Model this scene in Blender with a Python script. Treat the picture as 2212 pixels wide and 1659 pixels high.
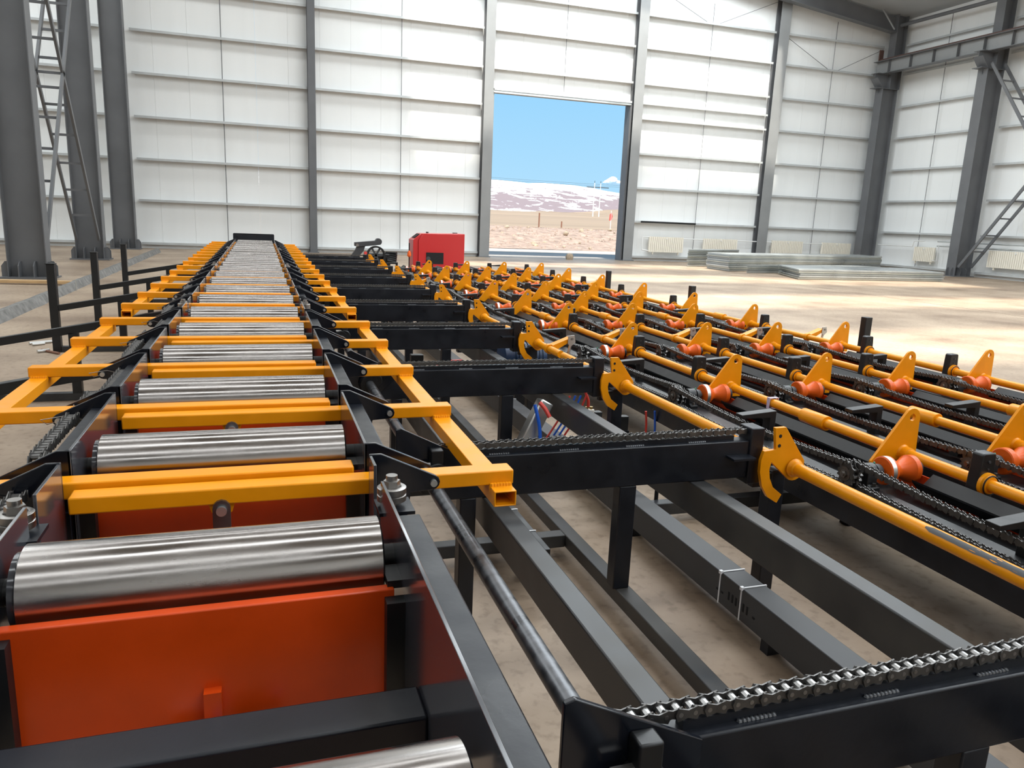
import bpy, bmesh, math, random
from mathutils import Vector, Matrix, noise
random.seed(7)
PI = math.pi
for o in list(bpy.data.objects):
    bpy.data.objects.remove(o)
SC = bpy.context.scene
COL = SC.collection

# ------------------------------------------------------------------ camera
cam_d = bpy.data.cameras.new('camera')
cam = bpy.data.objects.new('camera', cam_d)
COL.objects.link(cam)
PITCH, ROLL, YAW, FPX = 0.21441, 0.04226, 0.32293, 1636.9
fw = Vector((math.sin(YAW), math.cos(YAW), 0)); rt = Vector((math.cos(YAW), -math.sin(YAW), 0)); up = Vector((0, 0, 1))
f2 = fw * math.cos(PITCH) - up * math.sin(PITCH)
u2 = up * math.cos(PITCH) + fw * math.sin(PITCH)
r3 = rt * math.cos(ROLL) + u2 * math.sin(ROLL)
u3 = u2 * math.cos(ROLL) - rt * math.sin(ROLL)
cam.matrix_world = Matrix(((r3.x, u3.x, -f2.x, 0), (r3.y, u3.y, -f2.y, 0), (r3.z, u3.z, -f2.z, 1.4), (0, 0, 0, 1)))
cam_d.sensor_width = 36.0
cam_d.sensor_fit = 'HORIZONTAL'
cam_d.lens = FPX / 2212 * 36.0
cam_d.clip_start = 0.02
cam_d.clip_end = 12000
SC.camera = cam

# ------------------------------------------------------------------ world, sun, exposure
W = bpy.data.worlds.new('sky'); SC.world = W; W.use_nodes = True
nt = W.node_tree; nt.nodes.clear()
wo = nt.nodes.new('ShaderNodeOutputWorld'); bg = nt.nodes.new('ShaderNodeBackground')
tc = nt.nodes.new('ShaderNodeTexCoord'); sx = nt.nodes.new('ShaderNodeSeparateXYZ'); cr = nt.nodes.new('ShaderNodeValToRGB')
nt.links.new(tc.outputs['Generated'], sx.inputs[0]); nt.links.new(sx.outputs['Z'], cr.inputs[0])
cr.color_ramp.elements[0].position = 0.0; cr.color_ramp.elements[0].color = (0.48, 0.78, 1.0, 1)
e = cr.color_ramp.elements.new(0.16); e.color = (0.33, 0.68, 1.0, 1)
cr.color_ramp.elements[-1].position = 1.0; cr.color_ramp.elements[-1].color = (0.22, 0.45, 0.85, 1)
nt.links.new(cr.outputs[0], bg.inputs[0]); bg.inputs[1].default_value = 1.0
nt.links.new(bg.outputs[0], wo.inputs[0])
sun_d = bpy.data.lights.new('sun', 'SUN'); sun = bpy.data.objects.new('sun', sun_d); COL.objects.link(sun)
sun_d.energy = 10.5; sun_d.angle = math.radians(3.5); sun_d.color = (1.0, 0.95, 0.87)
SUN_EL = math.radians(62)
sun.rotation_euler = Vector((0.10, math.cos(SUN_EL), -math.sin(SUN_EL))).to_track_quat('-Z', 'Y').to_euler()
sun.location = (5, -10, 30)
ADDED_ROOF_GLOW = 9.8  # emission added to the rooflights to raise the interior brightness
SC.view_settings.view_transform = 'Standard'; SC.view_settings.look = 'None'
SC.view_settings.gamma = 1.0; SC.view_settings.use_curve_mapping = False
SC.view_settings.exposure = 0.0

# ------------------------------------------------------------------ materials
M = {}
def mat(name, col, rough=0.5, metal=0.0, var=0.0, vscale=6.0, bump=0.0, bscale=40.0, coat=0.0, dust=None, stretch=None, spec=None, rvar=0.0):
    m = bpy.data.materials.new(name); m.use_nodes = True
    n = m.node_tree.nodes; L = m.node_tree.links; b = n['Principled BSDF']
    b.inputs['Base Color'].default_value = (*col, 1); b.inputs['Roughness'].default_value = rough; b.inputs['Metallic'].default_value = metal
    if coat: b.inputs['Coat Weight'].default_value = coat; b.inputs['Coat Roughness'].default_value = 0.15
    if spec is not None: b.inputs['Specular IOR Level'].default_value = spec
    if var or bump or dust or rvar:
        t = n.new('ShaderNodeNewGeometry'); mp = n.new('ShaderNodeMapping')
        L.new(t.outputs['Position'], mp.inputs[0])
        if stretch: mp.inputs['Scale'].default_value = stretch
    if var or dust or rvar:
        z = n.new('ShaderNodeTexNoise'); z.inputs['Scale'].default_value = vscale; z.inputs['Detail'].default_value = 6
        L.new(mp.outputs[0], z.inputs[0])
    if var or dust:
        r = n.new('ShaderNodeValToRGB'); L.new(z.outputs[0], r.inputs[0])
        a = tuple(max(0, c * (1 - var)) for c in col); d = dust if dust else tuple(min(1, c * (1 + var)) for c in col)
        r.color_ramp.elements[0].position = 0.32; r.color_ramp.elements[0].color = (*a, 1)
        r.color_ramp.elements[1].position = 0.72; r.color_ramp.elements[1].color = (*d, 1)
        L.new(r.outputs[0], b.inputs['Base Color'])
    if rvar:
        mr = n.new('ShaderNodeMapRange'); L.new(z.outputs[0], mr.inputs[0])
        mr.inputs[1].default_value = 0.3; mr.inputs[2].default_value = 0.7
        mr.inputs[3].default_value = max(0.03, rough - rvar); mr.inputs[4].default_value = rough + rvar
        L.new(mr.outputs[0], b.inputs['Roughness'])
    if bump:
        z2 = n.new('ShaderNodeTexNoise'); z2.inputs['Scale'].default_value = bscale; z2.inputs['Detail'].default_value = 4
        L.new(mp.outputs[0], z2.inputs[0])
        bp = n.new('ShaderNodeBump'); bp.inputs['Strength'].default_value = bump; bp.inputs['Distance'].default_value = 0.01
        L.new(z2.outputs[0], bp.inputs['Height']); L.new(bp.outputs[0], b.inputs['Normal'])
    M[name] = m
    return m
mat('navy', (0.006, 0.0075, 0.012), 0.36, var=0.25, vscale=9, rvar=0.10, bump=0.03, bscale=60, spec=0.42)
mat('navy_dusty', (0.014, 0.016, 0.020), 0.42, vscale=5, dust=(0.05, 0.047, 0.043), rvar=0.10)
mat('navy_gloss', (0.006, 0.0075, 0.012), 0.17, rvar=0.04, vscale=9)
mat('black_paint', (0.007, 0.0075, 0.0085), 0.42, rvar=0.08, vscale=12)
mat('black_gloss', (0.045, 0.047, 0.055), 0.13, rvar=0.05, vscale=7, coat=0.6)
mat('yellow', (0.84, 0.300, 0.002), 0.34, var=0.05, vscale=14, rvar=0.06, spec=0.32)
mat('orange_panel', (0.66, 0.062, 0.002), 0.36, var=0.10, vscale=7, rvar=0.05)
mat('orange_roller', (0.70, 0.105, 0.008), 0.33, spec=0.3)
mat('steel_roller', (0.45, 0.425, 0.41), 0.20, metal=1.0, var=0.10, vscale=7, rvar=0.10, stretch=(0.6, 4, 4), bump=0.01, bscale=18)
mat('steel', (0.33, 0.315, 0.30), 0.35, metal=1.0, var=0.12, rvar=0.1, vscale=20)
mat('shaft_steel', (0.16, 0.165, 0.175), 0.36, metal=0.9, var=0.3, vscale=9, rvar=0.12, stretch=(1, 4, 1))
mat('chain_steel', (0.13, 0.125, 0.12), 0.36, metal=0.8, var=0.25, vscale=30)
mat('chain_pin', (0.34, 0.335, 0.33), 0.36, metal=1.0)
mat('grey_column', (0.115, 0.118, 0.124), 0.48, var=0.10, vscale=1.5, rvar=0.06)
mat('grey_light', (0.23, 0.235, 0.235), 0.5, var=0.05, vscale=2)
mat('panel_white', (0.80, 0.81, 0.80), 0.42, var=0.02, vscale=0.7, stretch=(3, 3, 0.2), spec=0.4)
mat('roof_grey', (0.36, 0.37, 0.375), 0.6)
mat('purlin', (0.50, 0.515, 0.515), 0.42, metal=0.2, var=0.08, vscale=3)
mat('rail_brown', (0.09, 0.045, 0.035), 0.6)
mat('radiator_white', (0.80, 0.75, 0.64), 0.35)
mat('pipe_white', (0.74, 0.74, 0.72), 0.4)
mat('galvanised', (0.52, 0.55, 0.55), 0.36, metal=0.75, var=0.12, vscale=2.0, rvar=0.1)
mat('galvanised_dark', (0.36, 0.385, 0.385), 0.34, metal=0.75, var=0.12, vscale=2.0, rvar=0.1)
mat('galvanised_warm', (0.47, 0.48, 0.44), 0.38, metal=0.75, var=0.12, vscale=2.0, rvar=0.1)
mat('red_paint', (0.50, 0.018, 0.020), 0.32, coat=0.2)
mat('dark_grey', (0.042, 0.043, 0.046), 0.5)
mat('black_hole', (0.004, 0.004, 0.005), 0.8)
mat('rubber', (0.012, 0.012, 0.013), 0.6)
mat('blue_hose', (0.01, 0.10, 0.55), 0.3)
mat('red_hose', (0.60, 0.05, 0.035), 0.35)
mat('motor_blue', (0.012, 0.035, 0.09), 0.4)
mat('brass', (0.60, 0.42, 0.16), 0.3, metal=1.0)
mat('alu', (0.62, 0.62, 0.60), 0.35, metal=0.9)
mat('valve_white', (0.68, 0.66, 0.60), 0.4)
mat('zip_white', (0.75, 0.75, 0.76), 0.4)
mat('wood', (0.55, 0.36, 0.18), 0.6, var=0.15, vscale=4, stretch=(1, 6, 6))
mat('kerb', (0.17, 0.165, 0.155), 0.85, var=0.35, vscale=9, bump=0.6, bscale=25)
mat('green', (0.02, 0.22, 0.10), 0.4)
mat('lilac', (0.55, 0.47, 0.62), 0.5)
mat('rust_rod', (0.22, 0.10, 0.06), 0.7)
mat('rust_hub', (0.10, 0.082, 0.070), 0.5, metal=0.5)
mat('stone', (0.36, 0.28, 0.20), 0.9, var=0.2, vscale=20, bump=0.5)
mat('sand', (0.40, 0.345, 0.295), 0.9, var=0.12, vscale=0.5)
mat('rubble', (0.29, 0.212, 0.165), 0.95, var=0.34, vscale=2.6, bump=0.8, bscale=4)
mat('field', (0.25, 0.185, 0.125), 0.95, var=0.25, vscale=0.012, stretch=(0.35, 3, 1))
mat('pole_white', (0.72, 0.70, 0.68), 0.7)
mat('flag_red', (0.65, 0.05, 0.04), 0.7)

def floor_mat():
    m = bpy.data.materials.new('concrete_floor'); m.use_nodes = True
    n = m.node_tree.nodes; L = m.node_tree.links; b = n['Principled BSDF']
    g = n.new('ShaderNodeNewGeometry')
    z = n.new('ShaderNodeTexNoise'); z.inputs['Scale'].default_value = 0.7; z.inputs['Detail'].default_value = 9; z.inputs['Roughness'].default_value = 0.62
    L.new(g.outputs['Position'], z.inputs[0])
    r = n.new('ShaderNodeValToRGB'); L.new(z.outputs[0], r.inputs[0])
    r.color_ramp.elements[0].position = 0.28; r.color_ramp.elements[0].color = (0.175, 0.120, 0.082, 1)
    r.color_ramp.elements[1].position = 0.70; r.color_ramp.elements[1].color = (0.42, 0.325, 0.235, 1)
    e = r.color_ramp.elements.new(0.5); e.color = (0.315, 0.236, 0.168, 1)
    z3 = n.new('ShaderNodeTexNoise'); z3.inputs['Scale'].default_value = 22; z3.inputs['Detail'].default_value = 5
    L.new(g.outputs['Position'], z3.inputs[0])
    r3_ = n.new('ShaderNodeValToRGB'); L.new(z3.outputs[0], r3_.inputs[0])
    r3_.color_ramp.elements[0].position = 0.30; r3_.color_ramp.elements[0].color = (0.72, 0.70, 0.68, 1)
    r3_.color_ramp.elements[1].position = 0.48; r3_.color_ramp.elements[1].color = (1, 1, 1, 1)
    mx = n.new('ShaderNodeMix'); mx.data_type = 'RGBA'; mx.blend_type = 'MULTIPLY'; mx.inputs['Factor'].default_value = 1.0
    L.new(r.outputs[0], mx.inputs['A']); L.new(r3_.outputs[0], mx.inputs['B'])
    L.new(mx.outputs['Result'], b.inputs['Base Color'])
    b.inputs['Roughness'].default_value = 0.50
    b.inputs['Specular IOR Level'].default_value = 0.35
    bp = n.new('ShaderNodeBump'); bp.inputs['Strength'].default_value = 0.12; bp.inputs['Distance'].default_value = 0.01
    L.new(z3.outputs[0], bp.inputs['Height']); L.new(bp.outputs[0], b.inputs['Normal'])
    M['concrete_floor'] = m
floor_mat()

def rooflight_mat():
    m = bpy.data.materials.new('rooflight_sheet'); m.use_nodes = True
    n = m.node_tree.nodes; L = m.node_tree.links; n.clear()
    o = n.new('ShaderNodeOutputMaterial'); tr = n.new('ShaderNodeBsdfTransparent'); em = n.new('ShaderNodeEmission'); ad = n.new('ShaderNodeAddShader')
    tr.inputs[0].default_value = (0.80, 0.80, 0.78, 1)
    em.inputs[0].default_value = (0.93, 0.98, 1.0, 1); em.inputs[1].default_value = ADDED_ROOF_GLOW  # added glow on top of the sun and sky let through
    L.new(tr.outputs[0], ad.inputs[0]); L.new(em.outputs[0], ad.inputs[1]); L.new(ad.outputs[0], o.inputs[0])
    M['rooflight_sheet'] = m
rooflight_mat()
def added_glow_mat():
    m = bpy.data.materials.new('rooflight_added_glow'); m.use_nodes = True
    b = m.node_tree.nodes['Principled BSDF']; b.inputs['Base Color'].default_value = (.8, .8, .78, 1)
    b.inputs['Emission Color'].default_value = (0.93, 0.98, 1.0, 1); b.inputs['Emission Strength'].default_value = ADDED_ROOF_GLOW * 0.7  # opaque sheet that lets no daylight in; its glow is added fill
    M['rooflight_added_glow'] = m
added_glow_mat()

def mountain_mat():
    m = bpy.data.materials.new('snow_mountain'); m.use_nodes = True
    n = m.node_tree.nodes; L = m.node_tree.links; b = n['Principled BSDF']; b.inputs['Roughness'].default_value = 0.95
    g = n.new('ShaderNodeNewGeometry'); mp = n.new('ShaderNodeMapping'); mp.inputs['Scale'].default_value = (0.004, 0.0018, 0.016); mp.inputs['Rotation'].default_value = (0, 0.25, 0)
    L.new(g.outputs['Position'], mp.inputs[0])
    z = n.new('ShaderNodeTexNoise'); z.inputs['Scale'].default_value = 3.0; z.inputs['Detail'].default_value = 9; z.inputs['Roughness'].default_value = 0.6
    z.inputs['Distortion'].default_value = 0.8
    L.new(mp.outputs[0], z.inputs[0])
    s = n.new('ShaderNodeSeparateXYZ'); L.new(g.outputs['Position'], s.inputs[0])
    mr = n.new('ShaderNodeMapRange'); L.new(s.outputs['Z'], mr.inputs[0])
    mr.inputs[1].default_value = 80; mr.inputs[2].default_value = 175; mr.inputs[3].default_value = -0.10; mr.inputs[4].default_value = 0.10
    ad = n.new('ShaderNodeMath'); ad.operation = 'ADD'; L.new(z.outputs[0], ad.inputs[0]); L.new(mr.outputs[0], ad.inputs[1])
    r = n.new('ShaderNodeValToRGB'); L.new(ad.outputs[0], r.inputs[0])
    r.color_ramp.elements[0].position = 0.455; r.color_ramp.elements[0].color = (0.185, 0.145, 0.15, 1)
    r.color_ramp.elements[1].position = 0.49; r.color_ramp.elements[1].color = (0.86, 0.87, 0.90, 1)
    L.new(r.outputs[0], b.inputs['Base Color'])
    M['snow_mountain'] = m
mountain_mat()

# ------------------------------------------------------------------ mesh helpers
class MB:
    def __init__(s): s.v = []; s.f = []
    def add(s, vs, fs):
        k = len(s.v); s.v += [tuple(v) for v in vs]; s.f += [tuple(i + k for i in f) for f in fs]; return s
    def box(s, x0, x1, y0, y1, z0, z1):
        return s.add([(x0,y0,z0),(x1,y0,z0),(x1,y1,z0),(x0,y1,z0),(x0,y0,z1),(x1,y0,z1),(x1,y1,z1),(x0,y1,z1)],
                     [(0,3,2,1),(4,5,6,7),(0,1,5,4),(1,2,6,5),(2,3,7,6),(3,0,4,7)])
    def bar(s, p0, p1, w, h, upv=(0, 0, 1)):
        p0 = Vector(p0); p1 = Vector(p1); d = (p1 - p0).normalized(); a = d.cross(Vector(upv))
        if a.length < 1e-4: a = d.cross(Vector((1, 0, 0)))
        a.normalize(); b = a.cross(d).normalized(); a *= w / 2; b *= h / 2
        return s.add([p0-a-b, p0+a-b, p0+a+b, p0-a+b, p1-a-b, p1+a-b, p1+a+b, p1-a+b],
                     [(0,3,2,1),(4,5,6,7),(0,1,5,4),(1,2,6,5),(2,3,7,6),(3,0,4,7)])
    def cyl(s, p0, p1, r0, r1=None, n=16, caps=True):
        if r1 is None: r1 = r0
        p0 = Vector(p0); p1 = Vector(p1); d = (p1 - p0).normalized()
        a = d.cross(Vector((0, 0, 1)))
        if a.length < 1e-4: a = Vector((1, 0, 0))
        a.normalize(); b = d.cross(a)
        vs = []
        for i in range(n):
            t = 2 * PI * i / n; q = a * math.cos(t) + b * math.sin(t)
            vs += [p0 + q * r0, p1 + q * r1]
        fs = [(2*i, 2*((i+1) % n), 2*((i+1) % n)+1, 2*i+1) for i in range(n)]
        if caps: fs += [tuple(2*i for i in reversed(range(n))), tuple(2*i+1 for i in range(n))]
        return s.add(vs, fs)
    def lathe(s, o, ax, prof, n=24):
        o = Vector(o); d = Vector(ax).normalized(); a = d.cross(Vector((0, 0, 1)))
        if a.length < 1e-4: a = Vector((1, 0, 0))
        a.normalize(); b = d.cross(a); m = len(prof); vs = []; fs = []
        for i in range(n):
            t = 2 * PI * i / n; q = a * math.cos(t) + b * math.sin(t)
            vs += [o + d * h + q * r for h, r in prof]
        for i in range(n):
            j = (i + 1) % n
            fs += [(i*m+k, j*m+k, j*m+k+1, i*m+k+1) for k in range(m - 1)]
        return s.add(vs, fs)
    def prism(s, poly, plane, t0, t1, hole=None):
        def P(a, b, t): return {'xz': (a, t, b), 'yz': (t, a, b), 'xy': (a, b, t)}[plane]
        n = len(poly)
        if hole:                                    # outer and inner ring need the same number of points
            vs = [P(*p, t0) for p in poly] + [P(*p, t1) for p in poly] + [P(*p, t0) for p in hole] + [P(*p, t1) for p in hole]
            fs = []
            for i in range(n):
                j = (i + 1) % n
                fs += [(i, j, n+j, n+i), (2*n+j, 2*n+i, 3*n+i, 3*n+j), (j, i, 2*n+i, 2*n+j), (n+i, n+j, 3*n+j, 3*n+i)]
            return s.add(vs, fs)
        return s.add([P(*p, t0) for p in poly] + [P(*p, t1) for p in poly],
                     [tuple(reversed(range(n))), tuple(range(n, 2*n))] + [(i, (i+1) % n, n+(i+1) % n, n+i) for i in range(n)])
    def tube(s, pts, r, n=8):
        pts = [Vector(p) for p in pts]; m = len(pts); vs = []; prev = None
        for i, p in enumerate(pts):
            d = (pts[min(i+1, m-1)] - pts[max(i-1, 0)]).normalized()
            a = d.cross(Vector((0.13, 0.21, 1))) if prev is None else prev - d * prev.dot(d)
            a.normalize(); prev = a; b = d.cross(a)
            vs += [p + (a * math.cos(2*PI*k/n) + b * math.sin(2*PI*k/n)) * r for k in range(n)]
        fs = [(i*n+k, i*n+(k+1) % n, (i+1)*n+(k+1) % n, (i+1)*n+k) for i in range(m-1) for k in range(n)]
        fs += [tuple(reversed(range(n))), tuple(range((m-1)*n, m*n))]
        return s.add(vs, fs)
    def mesh(s, name, m, org=(0, 0, 0)):
        me = bpy.data.meshes.new(name)
        me.from_pydata([(v[0]-org[0], v[1]-org[1], v[2]-org[2]) for v in s.v], [], s.f)
        me.materials.append(M[m]); me.update()
        bm = bmesh.new(); bm.from_mesh(me); bmesh.ops.recalc_face_normals(bm, faces=bm.faces); bm.to_mesh(me); bm.free()
        me.shade_smooth(); me.set_sharp_from_angle(angle=math.radians(35))
        return me
    def build(s, name, m, parent=None, bev=0.0, loc=None):
        """world coordinates in, child of parent (an object without rotation)"""
        org = W0[parent.name] if parent else (loc or (0, 0, 0))
        o = bpy.data.objects.new(name, s.mesh(name, m, org)); COL.objects.link(o)
        if parent: o.parent = parent
        elif loc: o.location = loc
        W0[o.name] = org
        if bev: bevel(o, bev)
        return o
W0 = {}
def bevel(o, w, seg=2):
    b = o.modifiers.new('bevel', 'BEVEL'); b.width = w; b.segments = seg; b.limit_method = 'ANGLE'; b.angle_limit = math.radians(40)
def tag(o, label=None, cat=None, group=None, kind=None):
    if label: o['label'] = label
    if cat: o['category'] = cat
    if group: o['group'] = group
    if kind: o['kind'] = kind
    return o
def thing(name, label, cat, loc=(0, 0, 0), group=None, kind=None):
    o = bpy.data.objects.new(name, None); COL.objects.link(o); o.location = loc; o.empty_display_size = 0.1
    W0[o.name] = tuple(loc)
    return tag(o, label, cat, group, kind)
def dup(o, dloc, parent=None, label=None):
    """copy of a thing with copies of its parts and sub-parts, moved by dloc"""
    c = o.copy(); COL.objects.link(c)
    if parent is None:
        c.location = o.location + Vector(dloc)
    else:
        c.parent = parent
    if label: c['label'] = label
    for ch in o.children: dup(ch, (0, 0, 0), c)
    return c
def inst(o, name, loc, parent):
    c = bpy.data.objects.new(name, o.data); COL.objects.link(c); c.parent = parent; c.location = loc
    for md in o.modifiers: bevel(c, md.width, md.segments)
    return c
ORD = ['first', 'second', 'third', 'fourth', 'fifth', 'sixth', 'seventh', 'eighth', 'ninth', 'tenth', 'eleventh', 'twelfth', 'thirteenth', 'fourteenth']
def arc(cx, cz, r, a0, a1, n):
    return [(cx + r * math.cos(math.radians(a0 + (a1 - a0) * i / n)), cz + r * math.sin(math.radians(a0 + (a1 - a0) * i / n))) for i in range(n + 1)]
def ring_hole(poly_pts, cx, cz, r):
    """inner ring with the same count, following the directions of the outer points"""
    out = []
    for (x, z) in poly_pts:
        a = math.atan2(z - cz, x - cx); out.append((cx + r * math.cos(a), cz + r * math.sin(a)))
    return out

# ================================================================== SETTING
YW = 27.0           # front plane of the wall rails on the end wall
DX0, DX1, DZ = 7.90, 13.24, 5.72
fl = thing('floor', None, None, (0, 0, 0), kind='structure')
for x0, x1 in ((-14, -2.95), (-2.95, 13.60), (13.63, 25.6)):
    MB().box(x0, x1, -18, 27.6, -0.15, 0).build('slab', 'concrete_floor', fl)
MB().box(13.55, 13.66, -18, 27.6, -0.16, -0.02).build('joint', 'black_hole', fl)
kb = MB()
prevp = None
N = 60
pts = []
for i in range(N + 1):
    y = 6.0 + (24.9 - 6.0) * i / N
    w = 0.02 * noise.noise((0, y * 2.1, 0)); h = 0.015 * noise.noise((3, y * 1.7, 1))
    pts.append([(-2.99 + w, y, 0.0), (-2.97 + w, y, 0.10 + h), (-2.88 + w, y, 0.11 + h), (-2.82 + w, y, 0.0)])
vs = [p for q in pts for p in q]
kb.add(vs, [(4*i+k, 4*i+k+1, 4*i+k+5, 4*i+k+4) for i in range(N) for k in range(3)])
tag(kb.build('concrete_kerb', 'kerb', loc=(-2.9, 6, 0)), 'rough grey concrete kerb running across the floor past the grey columns', 'kerb')

# end wall with one panel per metre, wall rails and door opening
wb = thing('wall_back', None, None, (0, 27.2, 0), kind='structure')
def roofz(x):
    return 9.95 + (11.6 - 9.95) * (1 - abs(x - 10.5) / 14.7) if x > -4.2 else 9.95 + 0.11 * (-4.2 - x)
edges = [-14.0]
while edges[-1] < 25.2 - 0.6: edges.append(edges[-1] + 1.0)
edges.append(25.3)
for a, b in zip(edges, edges[1:]):
    zt = min(roofz(a), roofz(b)); zd = DZ + 0.05
    a1, b1 = a + 0.0015, b - 0.0015
    if b <= DX0 or a >= DX1: MB().box(a1, b1, 27.2, 27.3, 0, zt).build('panel', 'panel_white', wb)
    else:
        MB().box(a1, b1, 27.2, 27.3, zd, zt).build('panel', 'panel_white', wb)
        if a < DX0: MB().box(a1, DX0, 27.2, 27.3, 0, zd).build('panel', 'panel_white', wb)
        if b > DX1: MB().box(DX1, b1, 27.2, 27.3, 0, zd).build('panel', 'panel_white', wb)
LEV = [0.19, 1.53, 2.79, 4.05, 5.32, 6.55, 7.80, 8.92]
def rail_prof(y0, z, s=1):
    t = 0.006
    return [(y0, z), (y0 + s*0.20, z), (y0 + s*0.20, z - t), (y0 + s*t, z - t), (y0 + s*t, z - 0.065), (y0 + s*0.03, z - 0.065), (y0 + s*0.03, z - 0.071), (y0, z - 0.071)]
BAYS = [(-10.0, -4.3), (-3.6, 1.58), (1.84, 7.50), (7.86, 13.28), (13.66, 19.25), (19.75, 24.5)]
for bi, (a, b) in enumerate(BAYS):
    for z in LEV:
        if bi == 3 and z < 6: continue
        MB().prism(rail_prof(YW, z), 'yz', a, b).build('wall_rail', 'purlin', wb)
    if bi in (3, 4):
        MB().prism(rail_prof(YW, 5.86), 'yz', a, b).build('wall_rail', 'purlin', wb)
    xm = (a + b) / 2
    lo = 5.9 if bi == 3 else 0.2
    MB().cyl((xm, YW + 0.08, lo), (xm, YW + 0.08, 9.6), 0.011, n=6).build('sag_rod', 'grey_column', wb)
# base sheet under the lowest rail
for a, b in ((-10, 7.5), (13.7, 25.2)):
    MB().box(a, b, 27.14, 27.2, 0.0, 0.17).build('base_sheet', 'panel_white', wb)
# bracing rods in the upper right bays
for a, b, z0, z1 in ((13.66, 19.25, 8.92, 10.0), (19.75, 24.5, 7.80, 8.8)):
    xm = (a + b) / 2
    MB().cyl((a, YW + .05, z1), (xm - .25, YW + .05, z0), 0.010, n=6).build('brace_rod', 'grey_column', wb)
    MB().cyl((b, YW + .05, z1), (xm + .25, YW + .05, z0), 0.010, n=6).build('brace_rod', 'grey_column', wb)

# door frame
dr = thing('door_1', None, None, (10.5, 27.1, 0), kind='structure')
MB().box(DX0 - .02, DX0 + .03, 27.0, 27.36, 0, DZ + .12).build('jamb', 'grey_light', dr)
MB().box(DX1 - .03, DX1 + .05, 26.98, 27.40, 0, DZ).build('jamb', 'grey_column', dr)
MB().box(DX0, DX1, 27.02, 27.36, DZ, DZ + .09).build('lintel', 'grey_light', dr)
MB().box(DX0, DX1, 26.96, 27.02, DZ - .02, DZ + .03).build('lintel_angle', 'galvanised', dr)

# right wall
wr = thing('wall_right', None, None, (25.2, 20, 0), kind='structure')
y = 27.3
while y > 6:
    MB().box(25.2, 25.3, y - 1.0 + .0015, y - .0015, 0, 9.95).build('panel', 'panel_white', wr); y -= 1.0
MB().box(25.24, 25.29, -18, 27.3, 0, 9.9).build('backing', 'panel_white', wr)
for a, b in ((21.98, 26.35), (16.6, 21.55), (11.2, 16.2)):
    for z in LEV:
        p = [(q[0] - YW, q[1]) for q in rail_prof(YW, z)]
        MB().prism([(25.0 + q[0], q[1]) for q in p], 'xz', a, b).build('wall_rail', 'purlin', wr)
    ym = (a + b) / 2 + 0.2
    MB().cyl((25.08, ym, 0.2), (25.08, ym, 9.7), 0.011, n=6).build('sag_rod', 'grey_column', wr)
MB().box(25.14, 25.2, 6, 26.9, 0, 0.17).build('base_sheet', 'panel_white', wr)
# left far wall of the neighbouring bay
wl = thing('wall_left', None, None, (-14, 10, 0), kind='structure')
MB().box(-14.1, -14, -18, 27.3, 0, 9.9).build('panel_sheet', 'panel_white', wl)

wf = thing('wall_front', None, None, (5, -18, 0), kind='structure')
MB().box(-14.1, 25.3, -18.1, -18, 0, 11.7).build('panel_sheet', 'panel_white', wf)
# roof with rooflight strips
rf = thing('ceiling', None, None, (10.5, 5, 10), kind='structure')
STR = [(-11.2, -9.2), (-5.2, -3.4), (0.6, 2.9), (5.7, 8.0), (11.1, 13.4), (16.0, 18.2), (23.2, 25.6)]  # rearmost strip added out of view to light the front faces
SX0, SX1 = 4.4, 19.2
cuts = sorted([-18.0, 27.3] + [c for s in STR for c in s])
def roof_poly(x0, x1, t=0.08):
    xs = sorted({x0, x1} | {x for x in (-4.2, 10.5) if x0 < x < x1})
    return [(x, roofz(x)) for x in xs] + [(x, roofz(x) + t) for x in reversed(xs)]
for a, b in zip(cuts, cuts[1:]):
    if (a, b) in STR:
        MB().prism(roof_poly(-14.1, -9.8), 'xz', a, b).build('roof_sheet', 'roof_grey', rf)
        MB().prism(roof_poly(SX0 - .4, SX0), 'xz', a, b).build('roof_sheet', 'roof_grey', rf)
        MB().prism(roof_poly(SX1, 25.3), 'xz', a, b).build('roof_sheet', 'roof_grey', rf)
        for p, q in ((-9.8, -4.2), (-4.2, SX0 - .4)):
            c = (a + b) / 2; hw = 1.0 if (p < -5 and a > 5) else 0.32  # glowing strips, widened over the left bay to brighten its floor
            MB().add([(p, c - hw, roofz(p) + .04), (q, c - hw, roofz(q) + .04), (q, c + hw, roofz(q) + .04), (p, c + hw, roofz(p) + .04)], [(0, 1, 2, 3)]).build('rooflight', 'rooflight_added_glow', rf)
            for u, w in ((a, c - hw), (c + hw, b)):
                MB().prism([(p, roofz(p)), (q, roofz(q)), (q, roofz(q) + .08), (p, roofz(p) + .08)], 'xz', u, w).build('roof_sheet', 'roof_grey', rf)
        xs = [SX0, 10.5, SX1]
        g = MB()
        for p, q in zip(xs, xs[1:]):
            g.add([(p, a, roofz(p) + .04), (q, a, roofz(q) + .04), (q, b, roofz(q) + .04), (p, b, roofz(p) + .04)], [(0, 1, 2, 3)])
        g.build('rooflight', 'rooflight_sheet', rf)
    else:
        MB().prism(roof_poly(-14.1, 25.3), 'xz', a, b).build('roof_sheet', 'roof_grey', rf)

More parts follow.
